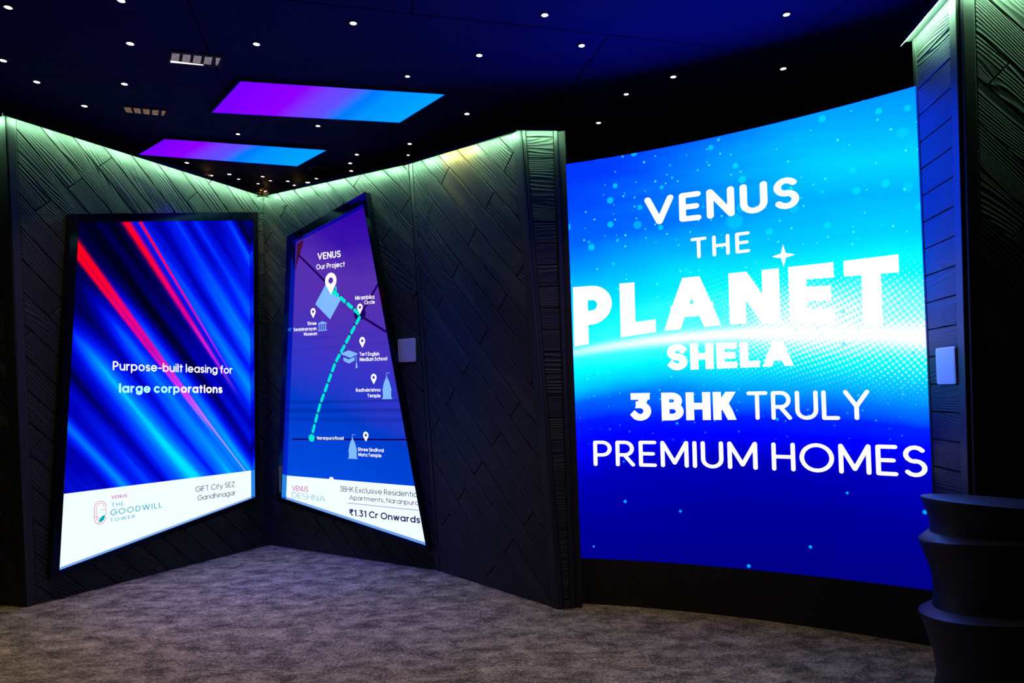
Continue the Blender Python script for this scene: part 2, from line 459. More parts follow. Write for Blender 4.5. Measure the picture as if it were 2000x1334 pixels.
# ------------------------------------------------------------------ stroke lettering
def arc(cx, cy, rx, ry, a0, a1, n=None):
    n = n or max(3, int(abs(a1 - a0) / 18))
    return [(cx + rx * math.cos(R(a0 + (a1 - a0) * i / n)), cy + ry * math.sin(R(a0 + (a1 - a0) * i / n))) for i in range(n + 1)]
X = 0.70
def _bowl(cx, n=18): return arc(cx, X / 2, X / 2 * .98, X / 2, 0, 360, n)
_r = X / 2 * .98
def _arch(x0, w):  # shoulder of n, h, m
    return [(x0, X - w / 2)] + arc(x0 + w / 2, X - w / 2, w / 2, w / 2, 180, 0, 8) + [(x0 + w, 0)]
S_CURVE = lambda w, h, k: arc(w / 2, h - h * .255, w / 2 * .96, h * .255, 35, 270, 9) + arc(w / 2, h * .255, w / 2, h * .255 * 1.0, 90, -145, 9)
G = {
 ' ': (0.26, []),
 'A': (0.86, [[(0, 0), (.43, 1)], [(.43, 1), (.86, 0)], [(.15, .3), (.71, .3)]]),
 'B': (0.56, [[(0, 0), (0, 1)], [(0, 1), (.28, 1)] + arc(.28, .765, .23, .235, 90, -90, 8) + [(0, .53)], [(0, .53), (.30, .53)] + arc(.30, .265, .265, .265, 90, -90, 8) + [(0, 0)]]),
 'C': (0.80, [arc(.48, .5, .48, .5, 48, 312, 14)]),
 'D': (0.70, [[(0, 0), (0, 1), (.24, 1)] + arc(.24, .5, .46, .5, 90, -90, 12) + [(0, 0)]]),
 'E': (0.50, [[(0, 0), (0, 1)], [(0, 1), (.50, 1)], [(0, .5), (.44, .5)], [(0, 0), (.50, 0)]]),
 'F': (0.46, [[(0, 0), (0, 1)], [(0, 1), (.46, 1)], [(0, .5), (.40, .5)]]),
 'G': (0.88, [arc(.48, .5, .48, .5, 48, 360, 16) + [(.52, .5)]]),
 'H': (0.64, [[(0, 0), (0, 1)], [(.64, 0), (.64, 1)], [(0, .5), (.64, .5)]]),
 'I': (0.0, [[(0, 0), (0, 1)]]),
 'J': (0.36, [[(.36, 1), (.36, .2)] + arc(.16, .2, .2, .2, 0, -150, 6)]),
 'K': (0.56, [[(0, 0), (0, 1)], [(.54, 1), (.04, .46)], [(.20, .60), (.58, 0)]]),
 'L': (0.44, [[(0, 1), (0, 0)], [(0, 0), (.44, 0)]]),
 'M': (0.84, [[(0, 0), (0, 1)], [(0, 1), (.42, .12)], [(.42, .12), (.84, 1)], [(.84, 1), (.84, 0)]]),
 'N': (0.66, [[(0, 0), (0, 1)], [(0, 1), (.66, 0)], [(.66, 0), (.66, 1)]]),
 'O': (0.96, [arc(.48, .5, .48, .5, 0, 360, 24)]),
 'P': (0.54, [[(0, 0), (0, 1)], [(0, 1), (.27, 1)] + arc(.27, .715, .27, .285, 90, -90, 9) + [(0, .43)]]),
 'R': (0.56, [[(0, 0), (0, 1)], [(0, 1), (.27, 1)] + arc(.27, .72, .26, .28, 90, -90, 9) + [(0, .44)], [(.24, .44), (.56, 0)]]),
 'S': (0.54, [S_CURVE(.54, 1, 0)]),
 'T': (0.60, [[(0, 1), (.60, 1)], [(.30, 1), (.30, 0)]]),
 'U': (0.62, [[(0, 1), (0, .31)] + arc(.31, .31, .31, .31, 180, 360, 10) + [(.62, 1)]]),
 'V': (0.76, [[(0, 1), (.38, 0)], [(.38, 0), (.76, 1)]]),
 'W': (1.20, [[(0, 1), (.30, 0)], [(.30, 0), (.60, 1)], [(.60, 1), (.90, 0)], [(.90, 0), (1.20, 1)]]),
 'X': (0.62, [[(0, 0), (.62, 1)], [(0, 1), (.62, 0)]]),
 'Y': (0.68, [[(0, 1), (.34, .45)], [(.68, 1), (.34, .45)], [(.34, .45), (.34, 0)]]),
 'Z': (0.56, [[(0, 1), (.56, 1)], [(.56, 1), (0, 0)], [(0, 0), (.56, 0)]]),
 'a': (2 * _r, [_bowl(_r), [(2 * _r, X), (2 * _r, 0)]]),
 'b': (2 * _r, [_bowl(_r), [(0, 1.02), (0, 0)]]),
 'c': (.62, [arc(_r, X / 2, _r, X / 2, 48, 312, 12)]),
 'd': (2 * _r, [_bowl(_r), [(2 * _r, 1.02), (2 * _r, 0)]]),
 'e': (2 * _r, [[(0.02, X / 2), (2 * _r, X / 2)] + arc(_r, X / 2, _r, X / 2, 8, 318, 15)]),
 'f': (.34, [[(.14, 0), (.14, .82)] + arc(.32, .82, .18, .2, 180, 85, 5), [(0, X), (.34, X)]]),
 'g': (2 * _r, [_bowl(_r), [(2 * _r, X), (2 * _r, 0.02)] + arc(_r, 0.02, _r, .30, 0, -150, 8)]),
 'h': (.56, [[(0, 0), (0, 1.02)], _arch(0, .56)]),
 'i': (0.0, [[(0, 0), (0, X)], [(0, .97), (0, .985)]]),
 'j': (0.0, [[(0, X), (0, -.18)] + arc(-.14, -.18, .14, .12, 0, -100, 5), [(0, .97), (0, .985)]]),
 'k': (.46, [[(0, 0), (0, 1.02)], [(.44, X), (.03, .28)], [(.17, .42), (.47, 0)]]),
 'l': (0.0, [[(0, 0), (0, 1.02)]]),
 'm': (.92, [[(0, 0), (0, X)], _arch(0, .46), _arch(.46, .46)]),
 'n': (.56, [[(0, 0), (0, X)], _arch(0, .56)]),
 'o': (2 * _r, [_bowl(_r)]),
 'p': (2 * _r, [_bowl(_r), [(0, X), (0, -.3)]]),
 'r': (.30, [[(0, 0), (0, X)], [(0, X - .28)] + arc(.30, X - .28, .30, .27, 170, 90, 5)]),
 's': (.42, [S_CURVE(.42, X, 0)]),
 't': (.34, [[(.15, .93), (.15, 0)], [(0, X), (.34, X)]]),
 'u': (.56, [[(0, X), (0, .28)] + arc(.28, .28, .28, .28, 180, 360, 8) + [(.56, X)], [(.56, X), (.56, 0)]]),
 'v': (.56, [[(0, X), (.28, 0)], [(.28, 0), (.56, X)]]),
 'w': (.86, [[(0, X), (.21, 0)], [(.21, 0), (.43, X)], [(.43, X), (.65, 0)], [(.65, 0), (.86, X)]]),
 'x': (.50, [[(0, 0), (.50, X)], [(0, X), (.50, 0)]]),
 'y': (.56, [[(0, X), (.29, .02)], [(.56, X), (.18, -.3)]]),
 '1': (.26, [[(0, .86), (.22, 1)], [(.22, 1), (.22, 0)]]),
 '3': (.56, [[(.04, 1), (.50, 1)], [(.50, 1), (.24, .60)], [(.24, .60)] + arc(.26, .30, .29, .30, 90, -145, 11)]),
 '.': (0.0, [[(0, 0), (0, .02)]]), ',': (0.04, [[(.05, .04), (0, -.14)]]),
 '-': (.36, [[(0, .38), (.36, .38)]]),
 '\u20b9': (.56, [[(0, 1), (.56, 1)], [(0, .76), (.56, .76)], [(0, 1), (.18, 1)] + arc(.18, .76, .2, .24, 90, -90, 7) + [(0, .52)], [(.06, .50), (.46, 0)]]),
}
def run_strokes(text, wt, space, serif=False):
    """centre lines laid out along x, cap height 1"""
    res, x = [], 0.0
    k = 1.0 - wt
    for ch in text:
        w, st = G[ch]
        w *= k
        for s in st: res.append(([(x + wt / 2 + px * k, wt / 2 + py * k) for px, py in s], x, x + w + wt))
        x += w + (0 if ch == ' ' else wt) + (space if ch != ' ' else 0.04)
    return res, x - space

def strokes_mesh(strokes, wt, cap, step):
    """flat outline pieces of poly-line strokes"""
    vs, fs = [], []
    h = wt / 2
    def disc(p):
        k = len(vs); vs.extend((p[0] + h * math.cos(i * math.pi / 6), p[1] + h * math.sin(i * math.pi / 6)) for i in range(12)); fs.append(tuple(range(k, k + 12)))
    for s, lo, hi in strokes:
        n = len(s); first = len(vs)
        for i in range(n - 1):
            (x0, y0), (x1, y1) = s[i], s[i + 1]
            l = math.hypot(x1 - x0, y1 - y0)
            if l < 1e-6: continue
            dx, dy = (x1 - x0) / l, (y1 - y0) / l
            slant = cap == 'square' and n == 2 and abs(dx) > .12 and abs(dy) > .12
            if slant:                                # slanting strokes of heavy letters end level
                ey = h * dy / abs(dy)
                y0 -= ey; y1 += ey
            elif cap == 'square':
                if i == 0: x0 -= dx * h; y0 -= dy * h
                if i == n - 2: x1 += dx * h; y1 += dy * h
                l = math.hypot(x1 - x0, y1 - y0)
            m = max(1, math.ceil(l / step)); k = len(vs)
            for j in range(m + 1):
                t = j / m; cx, cy = x0 + (x1 - x0) * t, y0 + (y1 - y0) * t
                if slant:
                    hw = h / dy
                    vs.append((cx - hw, cy)); vs.append((cx + hw, cy))
                else:
                    vs.append((cx - dy * h, cy + dx * h)); vs.append((cx + dy * h, cy - dx * h))
            for j in range(m): fs.append((k + 2 * j, k + 2 * j + 1, k + 2 * j + 3, k + 2 * j + 2))
        for i, p in enumerate(s):
            if 0 < i < n - 1 or cap == 'round': disc(p)
        if cap == 'square':                          # nothing sticks out of the letter's box
            vs[first:] = [(min(max(x, lo), hi), y) for x, y in vs[first:]]
    return vs, fs

def interp(pts, x):
    if x <= pts[0][0]: 
        (x0, y0), (x1, y1) = pts[0], pts[1]
    else:
        for (x0, y0), (x1, y1) in zip(pts, pts[1:]):
            if x <= x1: break
    return y0 + (y1 - y0) * (x - x0) / (x1 - x0)

def lettering(text, surf, base, top, mat, parent, wt=0.13, space=0.1, cap='round', off=0.003, step=0.25, label=None, clipy=True):
    """base / top: poly-lines (along, height) on the surface; text stretched to fill base's span"""
    _, w = run_strokes(text, wt, space)
    x0, x1 = base[0][0], base[-1][0]
    words = text.split(' '); pos = 0
    if '\u20b9' in text: words = list(words[0]) + words[1:]
    for word in words:                              # each word is a piece of its own
        _, xs = run_strokes(text[:pos], wt, space) if pos else (0, -space)
        xs += space
        st, _ = run_strokes(word, wt, space)
        vs, fs = strokes_mesh(st, wt, cap, step)
        out = []
        for x, y in vs:
            if cap == 'square' and clipy: y = min(max(y, 0.0), 1.0)
            a = x0 + (x1 - x0) * (x + xs) / w
            yb, yt = interp(base, a), interp(top, a)
            out.append(surf(a, yb + (yt - yb) * y, off))
        o = link_mesh('lettering', out, fs, mat); keep_parent(o, parent)
        o['label'] = (label or 'lettering').split(' lettering')[0] + ' lettering ' + word
        pos += len(word)
        if text[pos:pos + 1] == ' ': pos += 1

def flat_poly(name, pts, surf, mat, parent, off, label=None, uv=True):
    n = len(pts)
    o = link_mesh(name, [surf(x, y, off) for x, y in pts], [tuple(range(n))], mat, uvs=[(x, y) for x, y in pts])
    keep_parent(o, parent)
    if label: o['label'] = label
    return o

def flat_line(name, pts, w, surf, mat, parent, off, cap='round', label=None):
    vs, fs = strokes_mesh([(pts, -9, 9)], w, cap, 9)
    o = link_mesh(name, [surf(x, y, off) for x, y in vs], fs, mat); keep_parent(o, parent)
    if label: o['label'] = label
    return o

def frame_bars(inn, outr, surf, parent):
    """four mitred bars; their inner sides are the reveals"""
    for i in range(4):
        j = (i + 1) % 4
        q = [inn[i], inn[j], outr[j], outr[i]]
        if area(q) < 0: q = q[::-1]
        vs = [surf(x, y, .06) for x, y in q] + [surf(x, y, -.05) for x, y in q]
        fs = prism_faces(4); k = 2 if q[0] == inn[i] else 4                    # side between the two inner corners
        o = link_mesh('frame_bar', vs, fs, GLOSS, mats=[GLOSS, REVEAL], fmat=[1 if m == k else 0 for m in range(6)]); keep_parent(o, parent)
        bevel_obj(o, .003, 2)

# ------------------------------------------------------------------ screen with blue light streaks
surf1 = lambda x, y, off=0.0: w1.at(x, y, off + 0.02)
def streak_mat():
    m, nt, out = new_mat('blue_streak_picture')
    u, v = uv_axes(nt)
    q = u * 0.632 - v * 0.775
    t0 = u * 0.775 + v * 0.632
    wob = noise(nt, vec(nt, q * 0.5, t0 * 1.3), 1.0, 1.0) - 0.5
    t = t0 + wob * 0.10 + (q + 0.7) * (t0 - 1.9) * 0.03
    st = [(.6, .3), (.93, .36), (1.03, .74), (1.11, .38), (1.2, .5), (1.3, .25), (1.42, .58), (1.52, .93), (1.60, .64), (1.68, .36), (1.76, .6), (1.82, .78), (1.90, .55), (2.02, .72), (2.08, .36), (2.16, .10),
          (2.22, .32), (2.31, .2), (2.40, .36), (2.48, .6), (2.54, .74), (2.66, .44), (2.76, .66), (2.84, .77), (2.93, .48), (3.02, .7), (3.14, .44), (3.26, .55), (3.33, .8), (3.42, .1), (3.55, .42), (3.7, .36)]
    L = N(nt, ramp(nt, (t - 0.6) * (1 / 3.1), [((a - .6) / 3.1, (b, b, b)) for a, b in st]))
    soft = noise(nt, vec(nt, q * 0.7, t0 * 9.0), 1.0, 2.0, 0.5)
    L = L + q.step(-2.35, 0.6, -0.24, 0.16) + (soft - 0.5) * 0.3
    L = L * (1.0 - (q.step(-1.95, -1.0, 1.0, 0.0) * t0.step(2.0, 2.45, 1.0, 0.0)) * 0.9)
    c = ramp(nt, L, [(0.0, (0, 0, .015)), (.18, (0, 0, .12)), (.36, (0, 0, .5)), (.55, (0, .012, .95)), (.70, (0, .10, 1.0)), (.84, (0, .26, 1.0)), (1.0, (0, .75, 1.0))])
    # red and magenta streaks
    redc = ramp(nt, (q + 2.1) * (1 / 2.4), [(0.0, (1.2, .0, .0)), (.25, (1.1, 0, .03)), (.5, (.75, 0, .35)), (.72, (.8, .03, 1.0)), (1.0, (.55, .42, .9))])
    def streak2(c, tc, drift, w, lo, hi):
        ww = (q + 2.1) * (-0.28 * w) + w
        a = (t0 - tc - (q + 1.3) * drift).gauss(0.0, ww.max(0.004)) * q.step(lo, hi, 1.0, 0.0)
        return mix(nt, (a * 1.3).min(1.0), c, redc)
    c = streak2(c, 2.425, -0.042, .028, -0.95, 0.02)
    c = streak2(c, 2.52, -0.075, .012, -1.0, -0.1)
    c = streak2(c, 1.975, -0.012, .022, -0.3, 0.35)
    c = streak2(c, 1.93, 0.005, .02, -0.45, 0.1)
    c = streak2(c, 1.962, 0.0, .010, 2.0, 3.0)
    c = blue_diodes(nt, c, K_S1, 0.5)
    e = nt.nodes.new('ShaderNodeEmission'); nt.links.new(c, e.inputs[0]); e.inputs[1].default_value = 1.0
    nt.links.new(e.outputs[0], out.inputs[0]); m.cycles.emission_sampling = 'FRONT'
    return m
scr1 = empty('display_screen', (-2.98, 6.06, 0.2))
tag(scr1, 'leaning four-sided advertising screen with blue and red light streaks above a white band', 'screen')
dp = [(0.18 - .0, 0.228), (1.968, 0.516), (1.966, 3.25), (0.316, 2.892)]
panel1 = flat_poly('display_panel', dp, surf1, streak_mat(), scr1, 0.0, 'blue picture of diagonal light streaks')
frame_bars(S1_IN, S1_OUT, surf1, scr1)
BAND = emit_mat('white_caption_band', (0.90, 1.0, 1.05), 1.0, 'FRONT')
band1 = flat_poly('caption_band', [(0.18, 0.228), (1.968, 0.516), (1.968, 0.772), (0.2, 0.786)], surf1, BAND, scr1, 0.0015, 'white band along the bottom of the picture')
NAVY = emit_mat('screen_navy_ink', (0.004, 0.010, 0.10), 1.0, 'NONE')
TEALI = emit_mat('screen_teal_ink', (0.0, 0.42, 0.52), 1.0, 'NONE')
MAGI = emit_mat('screen_magenta_ink', (0.62, 0.015, 0.30), 1.0, 'NONE')
PINKI = emit_mat('screen_pink_ink', (0.80, 0.36, 0.45), 1.0, 'NONE')
PALEC = emit_mat('screen_pale_cyan', (0.35, 0.86, 1.0), 1.35, 'NONE')
def run1(txt, a, b, c, mat, wt, sp=0.1, lab=None, cap='round'):
    h = c[1] - a[1]
    lettering(txt, surf1, [a, b], [(a[0], a[1] + h), (b[0], b[1] + h)], mat, band1 if a[1] < 0.75 else panel1, wt, sp, cap, 0.003, label=lab)
run1('Purpose-built leasing for', (0.61, 1.739), (1.758, 1.723), (0.612, 1.815), WHITE_T, .15, .1, 'white lettering Purpose-built leasing for')
# the second line turns from pale cyan to white
_s, _w = run_strokes('large corp', .2, .1); _s2, _w2 = run_strokes('large corporations', .2, .1)
_sp = 0.661 + (1.645 - 0.661) * _w / _w2
run1('large corp', (0.661, 1.554), (_sp, 1.546), (0.665, 1.632), PALEC, .2, .1, 'pale cyan bold lettering large corp')
run1('orations', (_sp + .012, 1.546), (1.645, 1.538), (0.665, 1.624), WHITE_T, .2, .1, 'white bold lettering orations')
run1('GIFT City SEZ.', (1.357, 0.644), (1.788, 0.639), (1.357, 0.694), NAVY, .1, .1, 'navy lettering GIFT City SEZ.')
run1('Gandhinagar', (1.379, 0.564), (1.787, 0.558), (1.379, 0.612), NAVY, .1, .1, 'navy lettering Gandhinagar')
run1('VENUS', (0.6, 0.694), (0.727, 0.691), (0.598, 0.720), MAGI, .14, .16, 'magenta lettering VENUS')
run1('THE', (0.6, 0.631), (0.699, 0.627), (0.598, 0.659), TEALI, .12, .3, 'teal lettering THE')
run1('GOODWILL', (0.59, 0.561), (1.036, 0.557), (0.593, 0.608), TEALI, .12, .25, 'teal lettering GOODWILL')
run1('TOWER', (0.587, 0.512), (0.794, 0.509), (0.587, 0.538), TEALI, .12, .35, 'teal lettering TOWER')
def emblem():
    cx, y0, y1, r = 0.510, 0.508, 0.690, 0.046
    e = flat_line('emblem', arc(cx, y1 - r, r, r, -10, 180, 10) + arc(cx, y0 + r, r, r, 180, 360, 10), .006, surf1, PINKI, band1, .003, label='pink rounded letter G emblem with a leaf')
    flat_line('emblem_inner', [(cx + .03, y1 - r - .002)] + arc(cx, y1 - r, r - .016, r - .016, 0, 180, 9) + [(cx - .03, y0 + r)] + arc(cx, y0 + r + .01, .03, .03, 180, 250, 4), .005, surf1, PINKI, band1, .003)
    flat_line('emblem_bar', [(cx + .046, y0 + .065), (cx + .046, y0 + .115), (cx + .008, y0 + .108)], .005, surf1, PINKI, band1, .003)
    lp = arc(cx - .03, y0 + .062, .055, .055, -75, 10, 8) + arc(cx + .052, y0 + .018, .055, .055, 105, 195, 8)
    flat_poly('emblem_leaf', [(cx - .012, y0 + .012), (cx + .012, y0 + .016), (cx + .032, y0 + .034), (cx + .040, y0 + .066), (cx + .018, y0 + .062), (cx - .004, y0 + .042)], surf1, TEALI, band1, .003, 'teal leaf')
    flat_line('emblem_petal', [(cx - .045, y0 + .065), (cx - .02, y0 + .06), (cx - .004, y0 + .042), (cx - .012, y0 + .004)], .005, surf1, PINKI, band1, .003)
emblem()

# ------------------------------------------------------------------ screen with the purple map
surf2 = lambda x, y, off=0.0: w2.at(x, y, off + 0.02)
def map_mat():
    m, nt, out = new_mat('purple_blue_map_picture')
    u, v = uv_axes(nt)
    n = noise(nt, vec(nt, u * 1.2, v * 1.2), 1.0, 2.0)
    vv = v + (n - 0.5) * 0.5 + (u - 1.0) * 0.25
    c = ramp(nt, vv * (1 / 3.4), [(0.15, (0, .075, .78)), (.38, (0.0, .045, .6)), (.52, (.035, .035, .58)), (.68, (.085, .03, .45)), (.8, (.095, .03, .43)), (.88, (.04, .006, .40)), (1.0, (.03, .0, .38))])
    bands = v.gauss(1.437, .012) + v.gauss(1.352, .018) + v.gauss(1.27, .02) * .7 + v.gauss(1.95, .01) * .3 + v.gauss(2.05, .01) * .3
    c = mix(nt, bands.min(1.0) * 0.45, c, (0.0, .01, .22))
    e = nt.nodes.new('ShaderNodeEmission'); nt.links.new(c, e.inputs[0]); e.inputs[1].default_value = K_S2
    nt.links.new(e.outputs[0], out.inputs[0]); m.cycles.emission_sampling = 'FRONT'
    return m
scr2 = empty('display_screen', (-1.55, 6.36, 0.2))
tag(scr2, 'leaning four-sided screen with a purple location map and dashed teal route', 'screen')
panel2 = flat_poly('display_panel', [(0.301, 0.502), (2.096, 0.216), (1.471, 3.215), (0.517, 3.005)], surf2, map_mat(), scr2, 0.0, 'purple and blue road map picture')
frame_bars(S2_IN, S2_OUT, surf2, scr2)
band2 = flat_poly('caption_band', [(0.301, 0.502), (2.096, 0.216), (1.995, 0.697), (0.317, 0.713)], surf2, BAND, scr2, 0.0015, 'white band along the bottom of the map')
ROAD = emit_mat('map_dark_road', (0.012, 0.0, 0.11), 1.0, 'NONE')
ROUTE = emit_mat('map_teal_route', (0.0, 0.75, 0.62), 1.1, 'NONE')
ICON = emit_mat('map_pale_blue_icon', (0.22, 0.50, 1.0), 1.0, 'NONE')
WEDGE = emit_mat('map_maroon_wedge', (0.055, 0.006, 0.035), 1.0, 'NONE')
RULE = emit_mat('band_blue_rule', (0.05, 0.22, 0.62), 1.0, 'NONE')
def run2(txt, a, b, c, mat, wt, sp=0.1, lab=None, cap='round'):
    h = c[1] - a[1]
    lettering(txt, surf2, [a, b], [(a[0], a[1] + h), (b[0], b[1] + h)], mat, band2 if a[1] < 0.66 else panel2, wt, sp, cap, 0.0045, label=lab)
# roads
flat_poly('road_wedge', [(0.528, 2.99), (0.63, 3.018), (0.525, 2.79), (0.50, 2.72)], surf2, WEDGE, panel2, .0015, 'maroon wedge in the map corner')
flat_line('road', [(0.54, 2.885), (0.986, 2.515)], .022, surf2, ROAD, panel2, .0015)
flat_line('road', [(1.595, 2.51), (1.375, 2.25)], .022, surf2, ROAD, panel2, .0015)
flat_line('road', [(1.38, 2.205), (1.655, 2.055)], .022, surf2, ROAD, panel2, .0015)
flat_line('road', [(0.413, 1.074), (1.88, 1.098)], .014, surf2, ROAD, panel2, .0015)
flat_line('road', [(1.0, 2.49), (1.346, 2.238)], .016, surf2, ROAD, panel2, .0015)
flat_line('road', [(1.346, 2.238), (1.02, 1.80), (0.80, 1.40), (0.681, 1.092)], .016, surf2, ROAD, panel2, .0015)
flat_poly('roundabout', arc(1.347, 2.236, .074, .056, 0, 342, 19), surf2, ROAD, panel2, .002, 'dark roundabout')
flat_poly('building_plot', [(0.912, 2.549), (0.768, 2.376), (0.963, 2.214), (1.117, 2.399)], surf2, ICON, panel2, .002, 'pale blue diamond plot')
# dashed route (ends measured on the panel)
def dashes(pts, n, frac, w):
    seg = []
    tot = sum(math.dist(a, b) for a, b in zip(pts, pts[1:]))
    def at(d):
        for a, b in zip(pts, pts[1:]):
            l = math.dist(a, b)
            if d <= l or b == pts[-1]: return (a[0] + (b[0] - a[0]) * d / l, a[1] + (b[1] - a[1]) * d / l)
            d -= l
    p = tot / n
    for i in range(n):
        flat_line('route_dash', [at(i * p + p * .15), at(i * p + p * (.15 + frac))], w, surf2, ROUTE, panel2, .003)
dashes([(1.01, 2.478), (1.36, 2.222)], 4, .55, .036)
dashes([(1.352, 2.216), (1.02, 1.80), (0.80, 1.40), (0.69, 1.125)], 12, .58, .034)
flat_line('route_arrow', [(0.985, 2.455), (1.045, 2.452), (1.05, 2.51)], .02, surf2, ROUTE, panel2, .003)
flat_poly('route_start', arc(0.681, 1.09, .042, .036, 0, 342, 19), surf2, ROUTE, panel2, .003, 'teal start dot')
def pin(top, tip, wr):
    h = top[1] - tip[1]; r = h * wr; cx = tip[0]; cy = top[1] - r
    ring = arc(cx, cy, r, r, -28, 208, 14)
    inn = arc(cx, cy, r * .42, r * .42, -28, 208, 14)
    n = len(ring)
    vs = ring + inn + [(cx, tip[1]), (cx, cy - r * .42)]
    fs = [(i, i + 1, n + i + 1, n + i) for i in range(n - 1)]
    fs += [(n - 1, 2 * n, 2 * n + 1, 2 * n - 1), (2 * n, 0, n, 2 * n + 1)]
    o = link_mesh('map_pin', [surf2(x, y, .005) for x, y in vs], fs, WHITE_T); keep_parent(o, panel2); o['label'] = 'white map pin'
pin((0.98, 2.655), (0.986, 2.445), .36)
for a, b in (((0.736, 2.34), (0.739, 2.242)), ((1.348, 2.331), (1.352, 2.235)), ((1.372, 2.024), (1.372, 1.925)), ((1.5, 1.684), (1.502, 1.588)), ((1.384, 1.161), (1.39, 1.069))):
    pin(a, b, .36)
flat_line('map_pin', arc(0.936, .690, .028, .03, 10, 170, 8), .018, surf2, WHITE_T, panel2, .001)
def museum(x0, x1, y0, y1):
    w, h = x1 - x0, y1 - y0
    flat_poly('museum_icon', [(x0, y0), (x1, y0), (x1, y0 + .1 * h), (x0, y0 + .1 * h)], surf2, ICON, panel2, .003)
    flat_poly('museum_icon', [(x0, y0 + .72 * h), (x1, y0 + .72 * h), (x1, y0 + .80 * h), (x0 + w * .5, y1), (x0, y0 + .80 * h)], surf2, ICON, panel2, .003)
    for k in range(4):
        xx = x0 + w * (.14 + .24 * k)
        flat_line('museum_icon', [(xx, y0 + .12 * h), (xx, y0 + .72 * h)], w * .1, surf2, ICON, panel2, .003, 'butt')
museum(0.798, 0.92, 2.113, 2.205)
flat_poly('graduation_cap_icon', [(1.09, 1.882), (1.217, 1.839), (1.316, 1.874), (1.196, 1.911)], surf2, ICON, panel2, .003, 'pale blue graduation cap')
flat_poly('graduation_cap_icon', [(1.129, 1.815), (1.2, 1.787), (1.271, 1.814), (1.268, 1.846), (1.198, 1.826), (1.127, 1.848)], surf2, ICON, panel2, .003)
flat_line('graduation_cap_icon', [(1.288, 1.866), (1.292, 1.78)], .007, surf2, ICON, panel2, .003)
flat_poly('graduation_cap_icon', [(1.278, 1.742), (1.306, 1.742), (1.299, 1.79), (1.287, 1.79)], surf2, ICON, panel2, .003)
def temple(x0, x1, y0, y1):
    w, h, cx = x1 - x0, y1 - y0, (x0 + x1) / 2
    half = [(.5, 0), (.5, .05), (.42, .05), (.42, .30), (.45, .31), (.45, .36), (.40, .42), (.36, .5), (.28, .62), (.18, .72), (.08, .78), (.06, .84), (.02, .87)]
    pts = [(cx + a * w, y0 + b * h) for a, b in half] + [(cx - a * w, y0 + b * h) for a, b in reversed(half)]
    flat_poly('temple_icon', pts, surf2, ICON, panel2, .003, 'pale blue temple tower')
    flat_line('temple_icon', [(cx, y0 + .86 * h), (cx, y0 + .99 * h), (cx + w * .3, y0 + .97 * h)], w * .04, surf2, ICON, panel2, .003)
temple(1.596, 1.713, 1.453, 1.69); temple(1.161, 1.28, 0.908, 1.135)
run2('VENUS', (0.815, 2.796), (1.123, 2.786), (0.818, 2.862), WHITE_T, .17, .1, 'white lettering VENUS on the map')
run2('Our Project', (0.795, 2.705), (1.174, 2.692), (0.796, 2.755), WHITE_T, .15, .1, 'white lettering Our Project')
for txt, a, b, c in (('Mirambika', (1.296, 2.368), (1.532, 2.36), (1.297, 2.406)), ('Circle', (1.407, 2.319), (1.536, 2.315), (1.408, 2.353)),
                     ('Shree', (0.657, 2.18), (0.781, 2.174), (0.658, 2.216)), ('Swaminarayan', (0.46, 2.133), (0.781, 2.124), (0.461, 2.168)), ('Museum', (0.604, 2.081), (0.787, 2.076), (0.605, 2.115)),
                     ('Terf English', (1.334, 1.852), (1.576, 1.844), (1.335, 1.886)), ('Medium School', (1.335, 1.802), (1.667, 1.797), (1.336, 1.838)),
                     ('Radhakrishna', (1.279, 1.524), (1.577, 1.522), (1.28, 1.556)), ('Temple', (1.42, 1.472), (1.579, 1.469), (1.421, 1.504)),
                     ('Naranpura Road', (0.757, 1.076), (1.109, 1.081), (0.758, 1.107)), ('Shree Sindhvai', (1.288, 0.982), (1.602, 0.98), (1.289, 1.016)), ('Mata Temple', (1.293, 0.935), (1.573, 0.933), (1.294, 0.968))):
    run2(txt, a, b, c, WHITE_T, .16, .1, 'small white lettering ' + txt)
run2('VENUS', (0.392, 0.568), (0.622, 0.57), (0.393, 0.620), MAGI, .11, .1, 'magenta lettering VENUS')
run2('DESHNA', (0.39, 0.499), (0.854, 0.488), (0.391, 0.556), TEALI, .06, .12, 'thin teal lettering DESHNA', 'butt')
run2('3BHK Exclusive Residentia', (1.046, 0.6), (1.975, 0.603), (1.047, 0.650), NAVY, .1, .1, 'navy lettering 3BHK Exclusive Residentia')
run2('Apartments, Naranpura', (1.166, 0.530), (1.99, 0.534), (1.167, 0.574), NAVY, .1, .1, 'navy lettering Apartments, Naranpura')
flat_line('caption_rule', [(1.145, 0.498), (1.985, 0.492)], .005, surf2, RULE, band2, .003, 'butt')
run2('\u20b91.31 Cr Onwards', (1.162, 0.384), (2.0, 0.381), (1.163, 0.445), NAVY, .17, .1, 'bold navy lettering of the price from 1.31 Cr Onwards')

